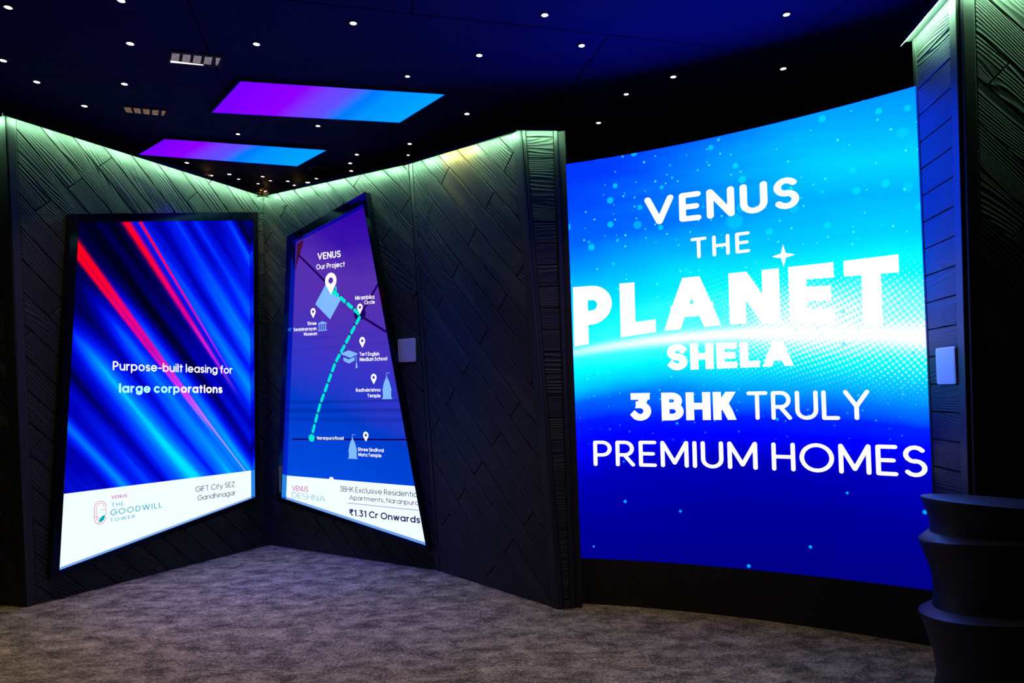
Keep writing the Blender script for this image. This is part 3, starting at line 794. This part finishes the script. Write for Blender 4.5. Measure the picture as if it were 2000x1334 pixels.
# ------------------------------------------------------------------ big curved screen
PA, PB, PC = -0.128, -0.12, 4.928
def curve_y(x): return PA * x * x + PB * x + PC
_xs = [0.385 + (2.42 - 0.385) * i / 300 for i in range(301)]
_ss = [0.0]
for a, b in zip(_xs, _xs[1:]): _ss.append(_ss[-1] + math.hypot(b - a, curve_y(b) - curve_y(a)))
ARC = _ss[-1]
def surf3(s, z, off=0.0):
    import bisect
    i = min(max(bisect.bisect(_ss, s) - 1, 0), 299)
    x = _xs[i] + (_xs[i + 1] - _xs[i]) * (s - _ss[i]) / (_ss[i + 1] - _ss[i])
    d = 2 * PA * x + PB; l = math.hypot(1, d)
    return V((x + d / l * off, curve_y(x) - off / l, z))
def ztop(s): return 3.121 + (3.227 - 3.121) * s / ARC
ZB = 0.316
def big_mat():
    m, nt, out = new_mat('blue_space_picture')
    s, z = uv_axes(nt)
    un = s * (1 / ARC)
    # height of the bright horizon line, arched over the width
    hz = 1.755 + un * (1.0 - un) * 0.36
    d = z - hz
    soft = noise(nt, vec(nt, s * 1.1, z * 1.6), 1.0, 3.0, 0.55) - 0.5
    soft2 = noise(nt, vec(nt, s * 0.7 + z * 0.3, z * 3.5, 4.0), 1.0, 3.0, 0.6) - 0.5
    dd = d + soft * 0.22 - un * 0.05 * (d - d.abs()) * -1.0
    tl = (dd + 1.6) * (1 / 3.2)
    left = ramp(nt, tl, [(0.0, (0, 0, .30)), (.12, (0, 0, .42)), (.22, (0, 0, .62)), (.29, (0, 0, 1.2)), (.34, (0, .01, 1.3)), (.385, (0, .16, 1.4)), (.415, (0, .70, 1.5)), (.46, (0, 1.3, 1.5)), (.5, (.05, 1.5, 1.5)),
                         (.56, (0, 1.2, 1.5)), (.62, (0, .85, 1.5)), (.68, (0, .45, 1.5)), (.74, (0, .16, 1.5)), (.82, (0, .09, 1.45)), (.9, (0, .05, 1.45)), (1.0, (0, .02, 1.3))])
    right = ramp(nt, tl, [(0.0, (0, 0, .30)), (.12, (0, 0, .40)), (.22, (0, 0, .62)), (.28, (0, 0, 1.2)), (.32, (0, .02, 1.3)), (.355, (0, .25, 1.4)), (.40, (0, .80, 1.5)), (.45, (0, 1.4, 1.5)), (.5, (.3, 1.7, 1.6)),
                          (.6, (0, 1.5, 1.6)), (.68, (0, .85, 1.5)), (.76, (0, .60, 1.5)), (.83, (0, .85, 1.5)), (.9, (0, .55, 1.5)), (1.0, (0, .26, 1.4))])
    c = mix(nt, (un + soft2 * 0.5).step(0.05, 0.9), left, right)
    # glowing horizon
    wide = 0.018 + un * 0.02
    gl = (d / wide)
    glow = ((gl * gl * -0.5)._m('EXPONENT')) * un.step(-0.25, 0.45, 0.15, 1.0)
    # wave field of dots around the horizon
    ph = (s * 3.1 + z * 1.3).sin() * 0.05 + (s * 6.0 - z * 2.5).sin() * 0.03
    a = (s * 0.86 + (z + ph) * 0.5) * 42.0; b = ((z + ph) * 1.0 - s * 0.55) * 30.0
    da, db = a.fract() - 0.5, b.fract() - 0.5
    amp = (d.gauss(0.05, 0.24) * un.step(0.18, 0.75, 0.0, 1.0)) * noise(nt, vec(nt, s * 1.6, z * 2.2, 8.0), 1.0, 1.0).step(0.3, 0.65, 0.55, 1.25)
    rr = da * da * 1.0 + db * db
    dots = (amp * 0.24 - rr).step(-0.03, 0.03)
    amp2 = amp.min(1.0)
    fac = (glow * 1.0 + dots * amp2 * 0.8).min(1.0)
    c = mix(nt, fac, c, (1.35, 1.75, 1.7))
    # bokeh specks
    def specks(c, scale, thr, size, seed, colr, lo, hi, strength):
        vo = nt.nodes.new('ShaderNodeTexVoronoi'); vo.inputs['Scale'].default_value = scale; vo.inputs['Randomness'].default_value = 1.0
        vo.voronoi_dimensions = '2D'; nt.links.new(vec(nt, s + seed, z + seed * 0.7), vo.inputs['Vector'])
        sx = nt.nodes.new('ShaderNodeSeparateColor'); nt.links.new(vo.outputs['Color'], sx.inputs[0])
        keep = N(nt, sx.outputs[0]).gt(thr); sz = N(nt, sx.outputs[1]) * 0.6 + 0.5
        f = (N(nt, vo.outputs['Distance']) / sz).step(size * 0.55, size, 1.0, 0.0) * keep * z.step(lo, hi) * strength
        return mix(nt, f, c, colr)
    c = specks(c, 3.2, 0.62, 0.20, 0.3, (0, 1.0, 1.6), 1.9, 2.5, 0.40)
    c = specks(c, 6.0, 0.62, 0.17, 2.1, (0, 1.1, 1.6), 1.6, 2.2, 0.55)
    c = specks(c, 14.0, 0.70, 0.13, 5.4, (.1, 1.4, 1.6), 1.0, 1.9, 0.6)
    c = specks(c, 5.0, 0.80, 0.07, 9.2, (0, .7, 1.5), -1.0, -0.5, 0.7)
    c = blue_diodes(nt, c, K_BIG, z.step(1.5, 2.3, 3.0, 27.0))
    e = nt.nodes.new('ShaderNodeEmission'); nt.links.new(c, e.inputs[0]); e.inputs[1].default_value = 1.0
    nt.links.new(e.outputs[0], out.inputs[0]); m.cycles.emission_sampling = 'FRONT'
    return m
big = empty('curved_led_wall', (1.45, 4.6, 0.0))
tag(big, 'huge concave blue LED wall with white VENUS THE PLANET SHELA lettering on a black plinth', 'screen')
def strip(name, z0, z1f, off, thick, mat, ns=48, uv=True, s0=0.0, s1=None):
    s1 = ARC if s1 is None else s1
    vs, uvs, fs = [], [], []
    for i in range(ns + 1):
        s = s0 + (s1 - s0) * i / ns
        for zz, of in ((z0, off), (z1f(s), off), (z1f(s), off - thick), (z0, off - thick)):
            vs.append(surf3(s, zz, of)); uvs.append((s, zz))
    for i in range(ns):
        a, b = 4 * i, 4 * i + 4
        for k in range(4): fs.append((a + k, b + k, b + (k + 1) % 4, a + (k + 1) % 4))
    fs += [(3, 2, 1, 0), (4 * ns, 4 * ns + 1, 4 * ns + 2, 4 * ns + 3)]
    fs = [tuple(reversed(f)) for f in fs]
    o = link_mesh(name, vs, fs, mat, uvs=uvs); keep_parent(o, big); return o
def face_strip(name, z0, z1f, off, mat, ns=64):
    vs, uvs, fs = [], [], []
    for i in range(ns + 1):
        s = ARC * i / ns
        for zz in (z0, z1f(s)): vs.append(surf3(s, zz, off)); uvs.append((s, zz))
    fs = [(2 * i, 2 * i + 2, 2 * i + 3, 2 * i + 1) for i in range(ns)]
    o = link_mesh(name, vs, fs, mat, uvs=uvs); keep_parent(o, big); return o
strip('cabinet', ZB, ztop, -0.004, 0.09, BLACKM)
p = strip('plinth', 0.0, lambda s: ZB, 0.0, 0.25, BLACKM); p['label'] = 'matt black curved plinth'
panel3 = p = face_strip('display_panel', ZB, ztop, 0.0, big_mat()); p['label'] = 'blue space picture with a glowing horizon'
BIGW = emit_mat('led_white', (1.0, 1.0, 1.25), 1.05, 'NONE')
def run3(txt, base, top, wt, sp, cap='round', lab=None):
    lettering(txt, surf3, base, top, BIGW, panel3, wt, sp, cap, 0.004, 0.3, lab or 'white lettering ' + txt)
run3('VENUS', [(0.582, 2.628), (1.575, 2.622)], [(0.582, 2.822), (1.575, 2.826)], .185, .14)
run3('THE', [(0.886, 2.366), (1.268, 2.374)], [(0.886, 2.508), (1.268, 2.511)], .15, .22)
run3('PLANET', [(0.063, 1.806), (0.42, 1.862), (0.688, 1.89), (1.119, 1.909), (1.52, 1.896), (1.769, 1.869), (2.106, 1.828)], [(0.06, 2.232), (0.934, 2.246), (2.106, 2.256)], .25, .13, 'square')
run3('SHELA', [(0.706, 1.617), (1.508, 1.624)], [(0.706, 1.80), (1.508, 1.782)], .26, .08, 'square')
run3('3 BHK', [(0.444, 1.277), (1.148, 1.282)], [(0.444, 1.469), (1.148, 1.466)], .24, .07, 'square')
run3('TRULY', [(1.214, 1.282), (1.925, 1.283)], [(1.214, 1.466), (1.925, 1.464)], .13, .10)
run3('PREMIUM', [(0.18, 0.963), (1.27, 0.960)], [(0.18, 1.140), (1.27, 1.140)], .13, .12)
run3('HOMES', [(1.356, 0.959), (2.208, 0.955)], [(1.356, 1.138), (2.208, 1.138)], .13, .12)
star = []
for k in range(16):
    a = k * math.pi / 8; r_ = .072 if k % 4 == 0 else (.021 if k % 4 == 2 else .031)
    star.append((1.468 + r_ * math.cos(a), 2.327 + r_ * math.sin(a)))
n_ = len(star)
o = link_mesh('star', [surf3(1.468, 2.327, .004)] + [surf3(a, b, .004) for a, b in star], [(0, 1 + i, 1 + (i + 1) % n_) for i in range(n_)], BIGW); keep_parent(o, panel3); o['label'] = 'white four-pointed star'

# ------------------------------------------------------------------ plates beside the screens
def plate(name, cen, u, v, n, w, h, label):
    r_, pts = 0.016, []
    for cx, cy, a in ((w / 2 - r_, h / 2 - r_, 0), (-w / 2 + r_, h / 2 - r_, 90), (-w / 2 + r_, -h / 2 + r_, 180), (w / 2 - r_, -h / 2 + r_, 270)):
        pts += arc(cx, cy, r_, r_, a, a + 90, 4)
    e = empty(name, cen); tag(e, label, 'sign')
    vs = [u * x + v * y + n * .010 for x, y in pts] + [u * x + v * y for x, y in pts]
    o = link_mesh('plate_body', vs, prism_faces(len(pts)), PLATE, e); bevel_obj(o, .002)
    k = .92; vs = [u * x * k + v * y * k + n * .0115 for x, y in pts] + [u * x * k + v * y * k + n * .009 for x, y in pts]
    link_mesh('plate_face', vs, prism_faces(len(pts)), PLATE_F, e)
PLATE_F, _, _ = pbr('lilac_printed_face', (0.70, 0.64, 0.82), 0.3)
plate('code_plate', w2.at(1.898, 1.875, .02), w2.u, w2.v, w2.n, .198, .205, 'small white square plate on the plank wall right of the map screen')
u5, n5 = w5.u.copy(), w5.n.copy()
plate('code_plate', w5.at(.26, 1.588, .02), u5, V((0, 0, 1)), n5, .215, .2, 'small blue-lit square plate at the right end of the big screen')

# ------------------------------------------------------------------ ceiling LED panels
def led_panel(quad, label, split):
    m, nt, out = new_mat('purple_to_blue_panel')
    u, v = uv_axes(nt)
    c = ramp(nt, u, [(0.0, (.20, 0, 1.0)), (split - .22, (.26, 0, 1.0)), (split, (.13, .07, 1.0)), (split + .14, (0, .20, 1.0)), (split + .25, (0, .30, 1.0)), (1.0, (0, .38, 1.0))], 'EASE')
    c = blue_diodes(nt, c, K_CEIL, 12.0)
    e = nt.nodes.new('ShaderNodeEmission'); nt.links.new(c, e.inputs[0]); e.inputs[1].default_value = 1.0
    nt.links.new(e.outputs[0], out.inputs[0]); m.cycles.emission_sampling = 'FRONT'
    a, b, c_, d = [V((x, y, 0)) for x, y in quad]
    cen = (a + b + c_ + d) / 4
    e0 = empty('ceiling_led_panel', (cen.x, cen.y, CEIL_Z)); tag(e0, label, 'light panel', 'glowing ceiling panels')
    q = [p - cen for p in (a, b, c_, d)]
    z = -.022
    link_mesh('diffuser', [p + V((0, 0, z)) for p in q], [(0, 1, 2, 3)] if area([(p.x, p.y) for p in q]) < 0 else [(3, 2, 1, 0)], m, e0, [(0, 0), (1, 0), (1, 1), (0, 1)])
    # the panel throws its light down in a soft beam
    for t, colr in ((.2, (.07, .02, 1.0)), (.5, (.03, .05, 1.0)), (.8, (.0, .08, 1.0))):
        ld = bpy.data.lights.new('panel_beam', 'SPOT'); ld.energy = K_PANEL; ld.color = colr
        ld.spot_size = R(58); ld.spot_blend = 1.0; ld.shadow_soft_size = 0.0
        p = (q[0] + q[3]) * .5 * (1 - t) + (q[1] + q[2]) * .5 * t
        lo = bpy.data.objects.new('beam', ld); col.objects.link(lo); lo.parent = e0; lo.location = (p.x, p.y, -.03)
    g = 1.022
    for i in range(4):
        j = (i + 1) % 4
        f = [q[i], q[j], q[j] * g, q[i] * g]
        vs = [p + V((0, 0, -.026)) for p in f] + [p + V((0, 0, 0)) for p in f]
        fs = prism_faces(4)
        link_mesh('panel_frame', vs, fs, BLUEF, e0)
BLUEF, _, _ = pbr('dark_blue_panel_frame', (0.01, 0.012, 0.05), 0.3)
led_panel([(-1.830, 4.637), (-0.444, 4.911), (-0.864, 5.417), (-2.253, 5.146)], 'larger slanted ceiling light panel fading from purple to blue, nearer of the two', .52)
led_panel([(-2.874, 5.656), (-1.606, 5.996), (-2.002, 6.409), (-3.292, 6.012)], 'smaller slanted ceiling light panel fading from purple to blue, farther back', .45)

# ------------------------------------------------------------------ ceiling louvre vents
def vent(quad, tone, label, slot):
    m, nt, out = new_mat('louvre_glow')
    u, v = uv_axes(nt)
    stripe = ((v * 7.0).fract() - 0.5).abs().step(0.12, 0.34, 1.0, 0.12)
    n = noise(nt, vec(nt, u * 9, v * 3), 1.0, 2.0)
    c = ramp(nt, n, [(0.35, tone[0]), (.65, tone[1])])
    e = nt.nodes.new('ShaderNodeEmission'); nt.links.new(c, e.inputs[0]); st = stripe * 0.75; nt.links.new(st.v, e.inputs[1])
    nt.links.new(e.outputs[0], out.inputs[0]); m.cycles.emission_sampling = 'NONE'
    a, b, c_, d = [V((x, y, 0)) for x, y in quad]
    cen = (a + b + c_ + d) / 4
    e0 = empty('ceiling_vent', (cen.x, cen.y, CEIL_Z)); tag(e0, label, 'vent', 'louvred ceiling vents')
    def pt(s, t, z): return a * (1 - s) * (1 - t) + b * s * (1 - t) + c_ * s * t + d * (1 - s) * t - cen + V((0, 0, z))
    q = [(-.06, -.18), (1.06, -.18), (1.06, 1.18), (-.06, 1.18)]
    link_mesh('vent_body', [pt(s, t, -.006) for s, t in q] + [pt(s, t, .0) for s, t in q], prism_faces(4), BACK, e0)
    t1 = 0.80 if slot else 1.0
    for k in range(5):
        s0, s1 = k * .225, k * .225 + (.155 if k < 4 else .10)
        q = [(s0, 0), (s1, 0), (s1 - (.03 if k == 4 else 0), t1), (s0 + (.03 if k == 4 else 0), t1)]
        vs = [pt(s, t, -.010) for s, t in q] + [pt(s, t, -.004) for s, t in q]
        link_mesh('louvre', vs, [(0, 1, 2, 3), (7, 6, 5, 4), (0, 4, 5, 1), (1, 5, 6, 2), (2, 6, 7, 3), (3, 7, 4, 0)], m, e0, uvs=[q_ for q_ in q] * 2)
    if slot:
        q = [(-.01, .88), (.68, .97), (.68, 1.0), (-.01, 1.02)]
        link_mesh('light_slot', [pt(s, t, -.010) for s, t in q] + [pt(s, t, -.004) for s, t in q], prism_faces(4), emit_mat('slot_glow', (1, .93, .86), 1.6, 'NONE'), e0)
vent([(-2.117, 4.262), (-1.842, 4.340), (-1.905, 4.455), (-2.183, 4.379)], ((.42, .36, .44), (.6, .5, .62)), 'five-pane louvred ceiling vent with a bright slot, nearer the purple panel', True)
vent([(-2.872, 5.049), (-2.601, 5.138), (-2.656, 5.222), (-2.904, 5.141)], ((.26, .17, .12), (.55, .34, .25)), 'five-pane louvred ceiling vent glowing dull orange, farther left', False)

# round ceiling speaker
sp = empty('ceiling_speaker', (-1.836, 6.600, CEIL_Z)); tag(sp, 'faint round black speaker in the ceiling above the wall corner', 'speaker')
def ring_mesh(name, r0, r1, z0, z1, mat, parent, n=32):
    vs = []
    for r_, z in ((r0, z1), (r0, z0), (r1, z0), (r1, z1)):
        vs += [(r_ * math.cos(2 * math.pi * i / n), r_ * math.sin(2 * math.pi * i / n), z) for i in range(n)]
    fs = [(k * n + i, k * n + (i + 1) % n, ((k + 1) % 4) * n + (i + 1) % n, ((k + 1) % 4) * n + i) for k in range(4) for i in range(n)]
    return link_mesh(name, vs, fs, mat, parent, smooth=False)
SPK, _, _ = pbr('dark_grey_speaker_ring', (0.12, 0.12, 0.13), 0.45)
ring_mesh('speaker_ring', .098, .116, -.012, 0.0, SPK, sp)
link_mesh('speaker_grille', [(0.099 * math.cos(2 * math.pi * i / 32), .099 * math.sin(2 * math.pi * i / 32), z) for z in (-.006, 0) for i in range(32)], prism_faces(32), RING, sp)

# ------------------------------------------------------------------ downlights
DL = [  # x, y, size factor, label
 (-2.765, 3.729, 1, 'round ceiling downlight nearest the top left corner of the picture'),
 (-3.235, 4.321, 1, 'ceiling downlight at the left picture edge above the plank wall'),
 (-2.318, 4.145, 1.1, 'ceiling downlight just left of the near louvred vent'),
 (-3.231, 4.626, 1, 'ceiling downlight above the top of the left plank wall, left of both vents'),
 (-2.660, 4.684, 1, 'ceiling downlight between the two louvred vents'),
 (-3.153, 5.026, 1, 'ceiling downlight left of the far louvred vent'),
 (-1.551, 4.183, 1, 'ceiling downlight right of the near louvred vent above the near purple panel'),
 (-0.897, 3.966, 1, 'ceiling downlight at the top of the picture above the blue end of the near panel'),
 (-2.111, 3.688, 1, 'ceiling downlight cut by the top picture edge above the near vent'),
 (-1.542, 5.496, .9, 'ceiling downlight between the two glowing ceiling panels, right one'),
 (-2.250, 5.634, .8, 'small ceiling downlight between the two glowing ceiling panels, left one'),
 (-1.381, 6.181, .9, 'ceiling downlight right of the far glowing panel, topmost of a short column'),
 (-1.496, 6.411, .9, 'ceiling downlight right of the far glowing panel, middle of a short column'),
 (-1.539, 6.634, .9, 'ceiling downlight right of the ceiling speaker, lowest of a short column'),
 (-2.997, 6.304, .9, 'ceiling downlight under the purple end of the far glowing panel'),
 (-3.246, 6.418, .6, 'tiny ceiling downlight touching the sloping top of the left plank wall'),
 (-2.935, 6.685, .8, 'ceiling downlight right above the left gold leaf pendant'),
 (-2.747, 6.658, .9, 'far ceiling downlight right of the left pendant, upper of two'), (-2.718, 6.814, .7, 'far ceiling downlight right of the left pendant, lower of two'), (-2.452, 6.750, .8, 'far ceiling downlight straight above the inner corner, uppermost'), (-2.423, 6.885, .7, 'far ceiling downlight just right of straight above the inner corner'), (-2.582, 6.976, .7, 'lowest thin sliver of a downlight left of the middle pendant'),
 (-2.255, 6.913, .8, 'far ceiling downlight left of the one over the right pendant'),
 (-2.231, 7.053, .8, 'ceiling downlight right above the right gold leaf pendant'),
 (-2.067, 6.970, 1.15, 'brightest of the far ceiling downlights, below the ceiling speaker'),
 (-1.943, 6.849, .8, 'ceiling downlight directly under the ceiling speaker'),
 (-2.611, 7.244, .7, 'ceiling downlight above the middle gold leaf pendant at the wall corner'),
 (-1.873, 6.938, .5, 'faintest tiny downlight low under the ceiling speaker'),
 (0.235, 3.921, 1, 'ceiling downlight at the top of the picture in line with the pillar'),
 (0.488, 4.286, 1, 'ceiling downlight above the pillar top, on the blue-lit ceiling'),
 (-0.171, 4.384, 1, 'ceiling downlight right of the near glowing panel, upper one'),
 (-0.682, 4.658, .8, 'ceiling downlight close above the right tip of the near glowing panel'),
 (-0.314, 5.318, 1, 'ceiling downlight right of the near glowing panel, just above the plank wall'),
 (1.183, 4.750, 1, 'ceiling downlight above the middle of the big blue screen'),
 (0.895, 5.019, .9, 'ceiling downlight above the left half of the big blue screen'),
 (0.756, 5.555, 1, 'lowest ceiling downlight over the left end of the big blue screen'),
 (-0.860, 5.939, .9, 'ceiling downlight over the vertical wall joint, upper of two'),
 (-0.917, 6.222, .7, 'ceiling downlight over the vertical wall joint, lower of two'),
 (-1.474, 6.702, .5, 'tiny downlight low beside the short column right of the speaker'),
 (1.670, 3.970, 1, 'ceiling downlight at the top of the picture over the right half of the big screen'),
 (1.925, 4.661, 1, 'ceiling downlight low over the right half of the big blue screen'),
 # unseen downlights added along the grid to light the carpet in front
 (-1.9, 2.7, 1, 'added unseen ceiling downlight over the carpet in front, left of three'), (-0.3, 2.9, 1, 'added unseen ceiling downlight over the carpet in front, middle of three'), (1.2, 2.9, 1, 'added unseen ceiling downlight over the carpet in front, right of three'),
 (-2.7, 1.6, 1, 'added unseen ceiling downlight near the viewer, left of three'), (-0.6, 1.5, 1, 'added unseen ceiling downlight near the viewer, middle of three'), (1.4, 1.5, 1, 'added unseen ceiling downlight near the viewer, right of three'),
]
def first_downlight():
    e = empty('downlight')
    ring_mesh('trim_ring', .019, .028, -.006, 0, RING, e, 20)
    n = 20
    vs = [(.019 * math.cos(2 * math.pi * i / n), .019 * math.sin(2 * math.pi * i / n), z) for z in (-.004, 0) for i in range(n)]
    link_mesh('lens', vs, prism_faces(n), LENS, e)
    return e
spot_d = bpy.data.lights.new('downlight_beam', 'SPOT'); spot_d.energy = K_SPOT; spot_d.color = (1.0, 0.72, 0.42)
spot_d.spot_size = R(62); spot_d.spot_blend = 1.0; spot_d.shadow_soft_size = 0.015
dl0 = None
for i, (x, y, s, lab) in enumerate(DL):
    if dl0 is None: e = dl0 = first_downlight()
    else:
        e = dl0.copy(); col.objects.link(e)
        for ch in list(dl0.children):
            if ch.type == 'LIGHT': continue
            c = ch.copy(); col.objects.link(c); c.parent = e
    e.location = (x, y, CEIL_Z); e.scale = (s, s, 1)
    tag(e, lab, 'downlight', 'small ceiling downlights')
    lo = bpy.data.objects.new('beam', spot_d); col.objects.link(lo); lo.parent = e; lo.location = (0, 0, -.03)

# ------------------------------------------------------------------ gold leaf pendants behind the walls
def pendant(x, y, z, s, label):
    e = empty('gold_leaf_pendant', (x, y, CEIL_Z)); tag(e, label, 'pendant', 'gold leaf pendants')
    n = 8; d = z - CEIL_Z
    vs = [(.004 * math.cos(2 * math.pi * i / n), .004 * math.sin(2 * math.pi * i / n), zz) for zz in (0, d - .05) for i in range(n)]
    link_mesh('stem', vs, prism_faces(n), GOLD, e)
    vs, fs = [], []
    for k in range(46):
        t = random.random(); r_ = s * (.02 + .085 * t) ; zz = d + s * .03 - s * .12 * t + random.uniform(-.01, .01)
        a = random.uniform(0, 2 * math.pi); L = s * random.uniform(.025, .045)
        c = V((r_ * math.cos(a), r_ * math.sin(a), zz)); o_ = V((math.cos(a), math.sin(a), random.uniform(-.9, .6))).normalized()
        sd = o_.cross(V((random.uniform(-1, 1), random.uniform(-1, 1), random.uniform(-1, 1)))).normalized() * L * .4
        nn = o_.cross(sd).normalized() * .004
        b = len(vs)
        vs += [c, c + o_ * L * .5 + sd, c + o_ * L, c + o_ * L * .5 - sd, c + o_ * L * .5 + nn, c + o_ * L * .5 - nn]
        fs += [(b, b + 1, b + 4), (b + 1, b + 2, b + 4), (b + 2, b + 3, b + 4), (b + 3, b, b + 4), (b + 1, b, b + 5), (b + 2, b + 1, b + 5), (b + 3, b + 2, b + 5), (b, b + 3, b + 5)]
    o = link_mesh('leaf_cluster', vs, fs, GOLD, e); o['kind'] = 'stuff'
    bm = bmesh.new(); bmesh.ops.create_icosphere(bm, subdivisions=2, radius=.016 * s)  # glowing sphere added inside the cluster to brighten the gold leaves
    me = bpy.data.meshes.new('added_bulb'); bm.to_mesh(me); bm.free(); me.materials.append(ADDED_GLOW)
    b = bpy.data.objects.new('added_bulb', me); col.objects.link(b); b.parent = e; b.location = (0, 0, d - .02 * s)
pendant(-2.945, 6.61, 3.655, .75, 'small gold leaf pendant above the left plank wall')
pendant(-2.59, 7.165, 3.655, .9, 'gold leaf pendant right over the inner wall corner')
pendant(-2.19, 7.02, 3.655, .65, 'small gold leaf pendant above the map screen wall')

# ------------------------------------------------------------------ sculptural pedestal
def pedestal():
    e = empty('pedestal', (2.10, 3.0, 0)); tag(e, 'black sculptural pedestal of stacked flared tilted tiers at the right edge', 'pedestal')
    # z, radius, centre shift x, tilt right-down (slope in x), tilt (slope in y: + = front lower)
    n = 48
    def ring(z, r_, cx, sx, sy, cy=0.0):
        return [V((cx + r_ * math.cos(2 * math.pi * i / n), cy + r_ * math.sin(2 * math.pi * i / n),
                   z + sx * r_ * math.cos(2 * math.pi * i / n) + sy * r_ * math.sin(2 * math.pi * i / n))) for i in range(n)]
    def tier(name, rings, cap):
        vs, fs = [], []
        for r_ in rings: vs += r_
        for k in range(len(rings) - 1):
            for i in range(n):
                j = (i + 1) % n; fs.append((k * n + i, k * n + j, (k + 1) * n + j, (k + 1) * n + i))
        fs.append(tuple(reversed(range(n)))); fs.append(tuple((len(rings) - 1) * n + i for i in range(n)))
        o = link_mesh(name, vs, fs, RUBBER, e, smooth=True)
        m = o.modifiers.new('edge', 'EDGE_SPLIT'); m.split_angle = R(50)
        return o
    low = [(0.0, .30, 0, 0, 0), (.015, .315, 0, 0, 0), (.04, .315, 0, 0, 0), (.10, .27, 0, 0, 0), (.2, .248, 0, 0, 0), (.29, .258, -.0, .02, -.01), (.38, .274, -.005, .05, -.05), (.46, .288, -.01, .08, -.09), (.500, .301, -.012, .10, -.11), (.512, .300, -.012, .10, -.11), (.535, .262, -.0, .10, -.10)]
    tier('lower_tier', [ring(*r_) for r_ in low], True)
    mid = [(.52, .258, 0, .10, -.10), (.58, .25, 0, .08, -.08), (.65, .252, 0, .07, -.06), (.72, .268, 0, .07, -.07), (.78, .288, 0, .07, -.09), (.818, .300, 0, .07, -.10), (.829, .299, 0, .07, -.10), (.85, .258, .0, .05, -.06)]
    tier('middle_tier', [ring(*r_) for r_ in mid], True)
    up = [(.84, .255, 0, .04, -.05), (.875, .252, .0, .0, -.03), (.91, .262, .0, -.03, -.03), (.945, .275, .0, -.05, -.035), (.968, .284, 0, -.065, -.04), (.974, .283, 0, -.065, -.04), (.976, .278, 0, -.065, -.04)]
    tier('top_tier', [ring(*r_) for r_ in up], True)
pedestal()
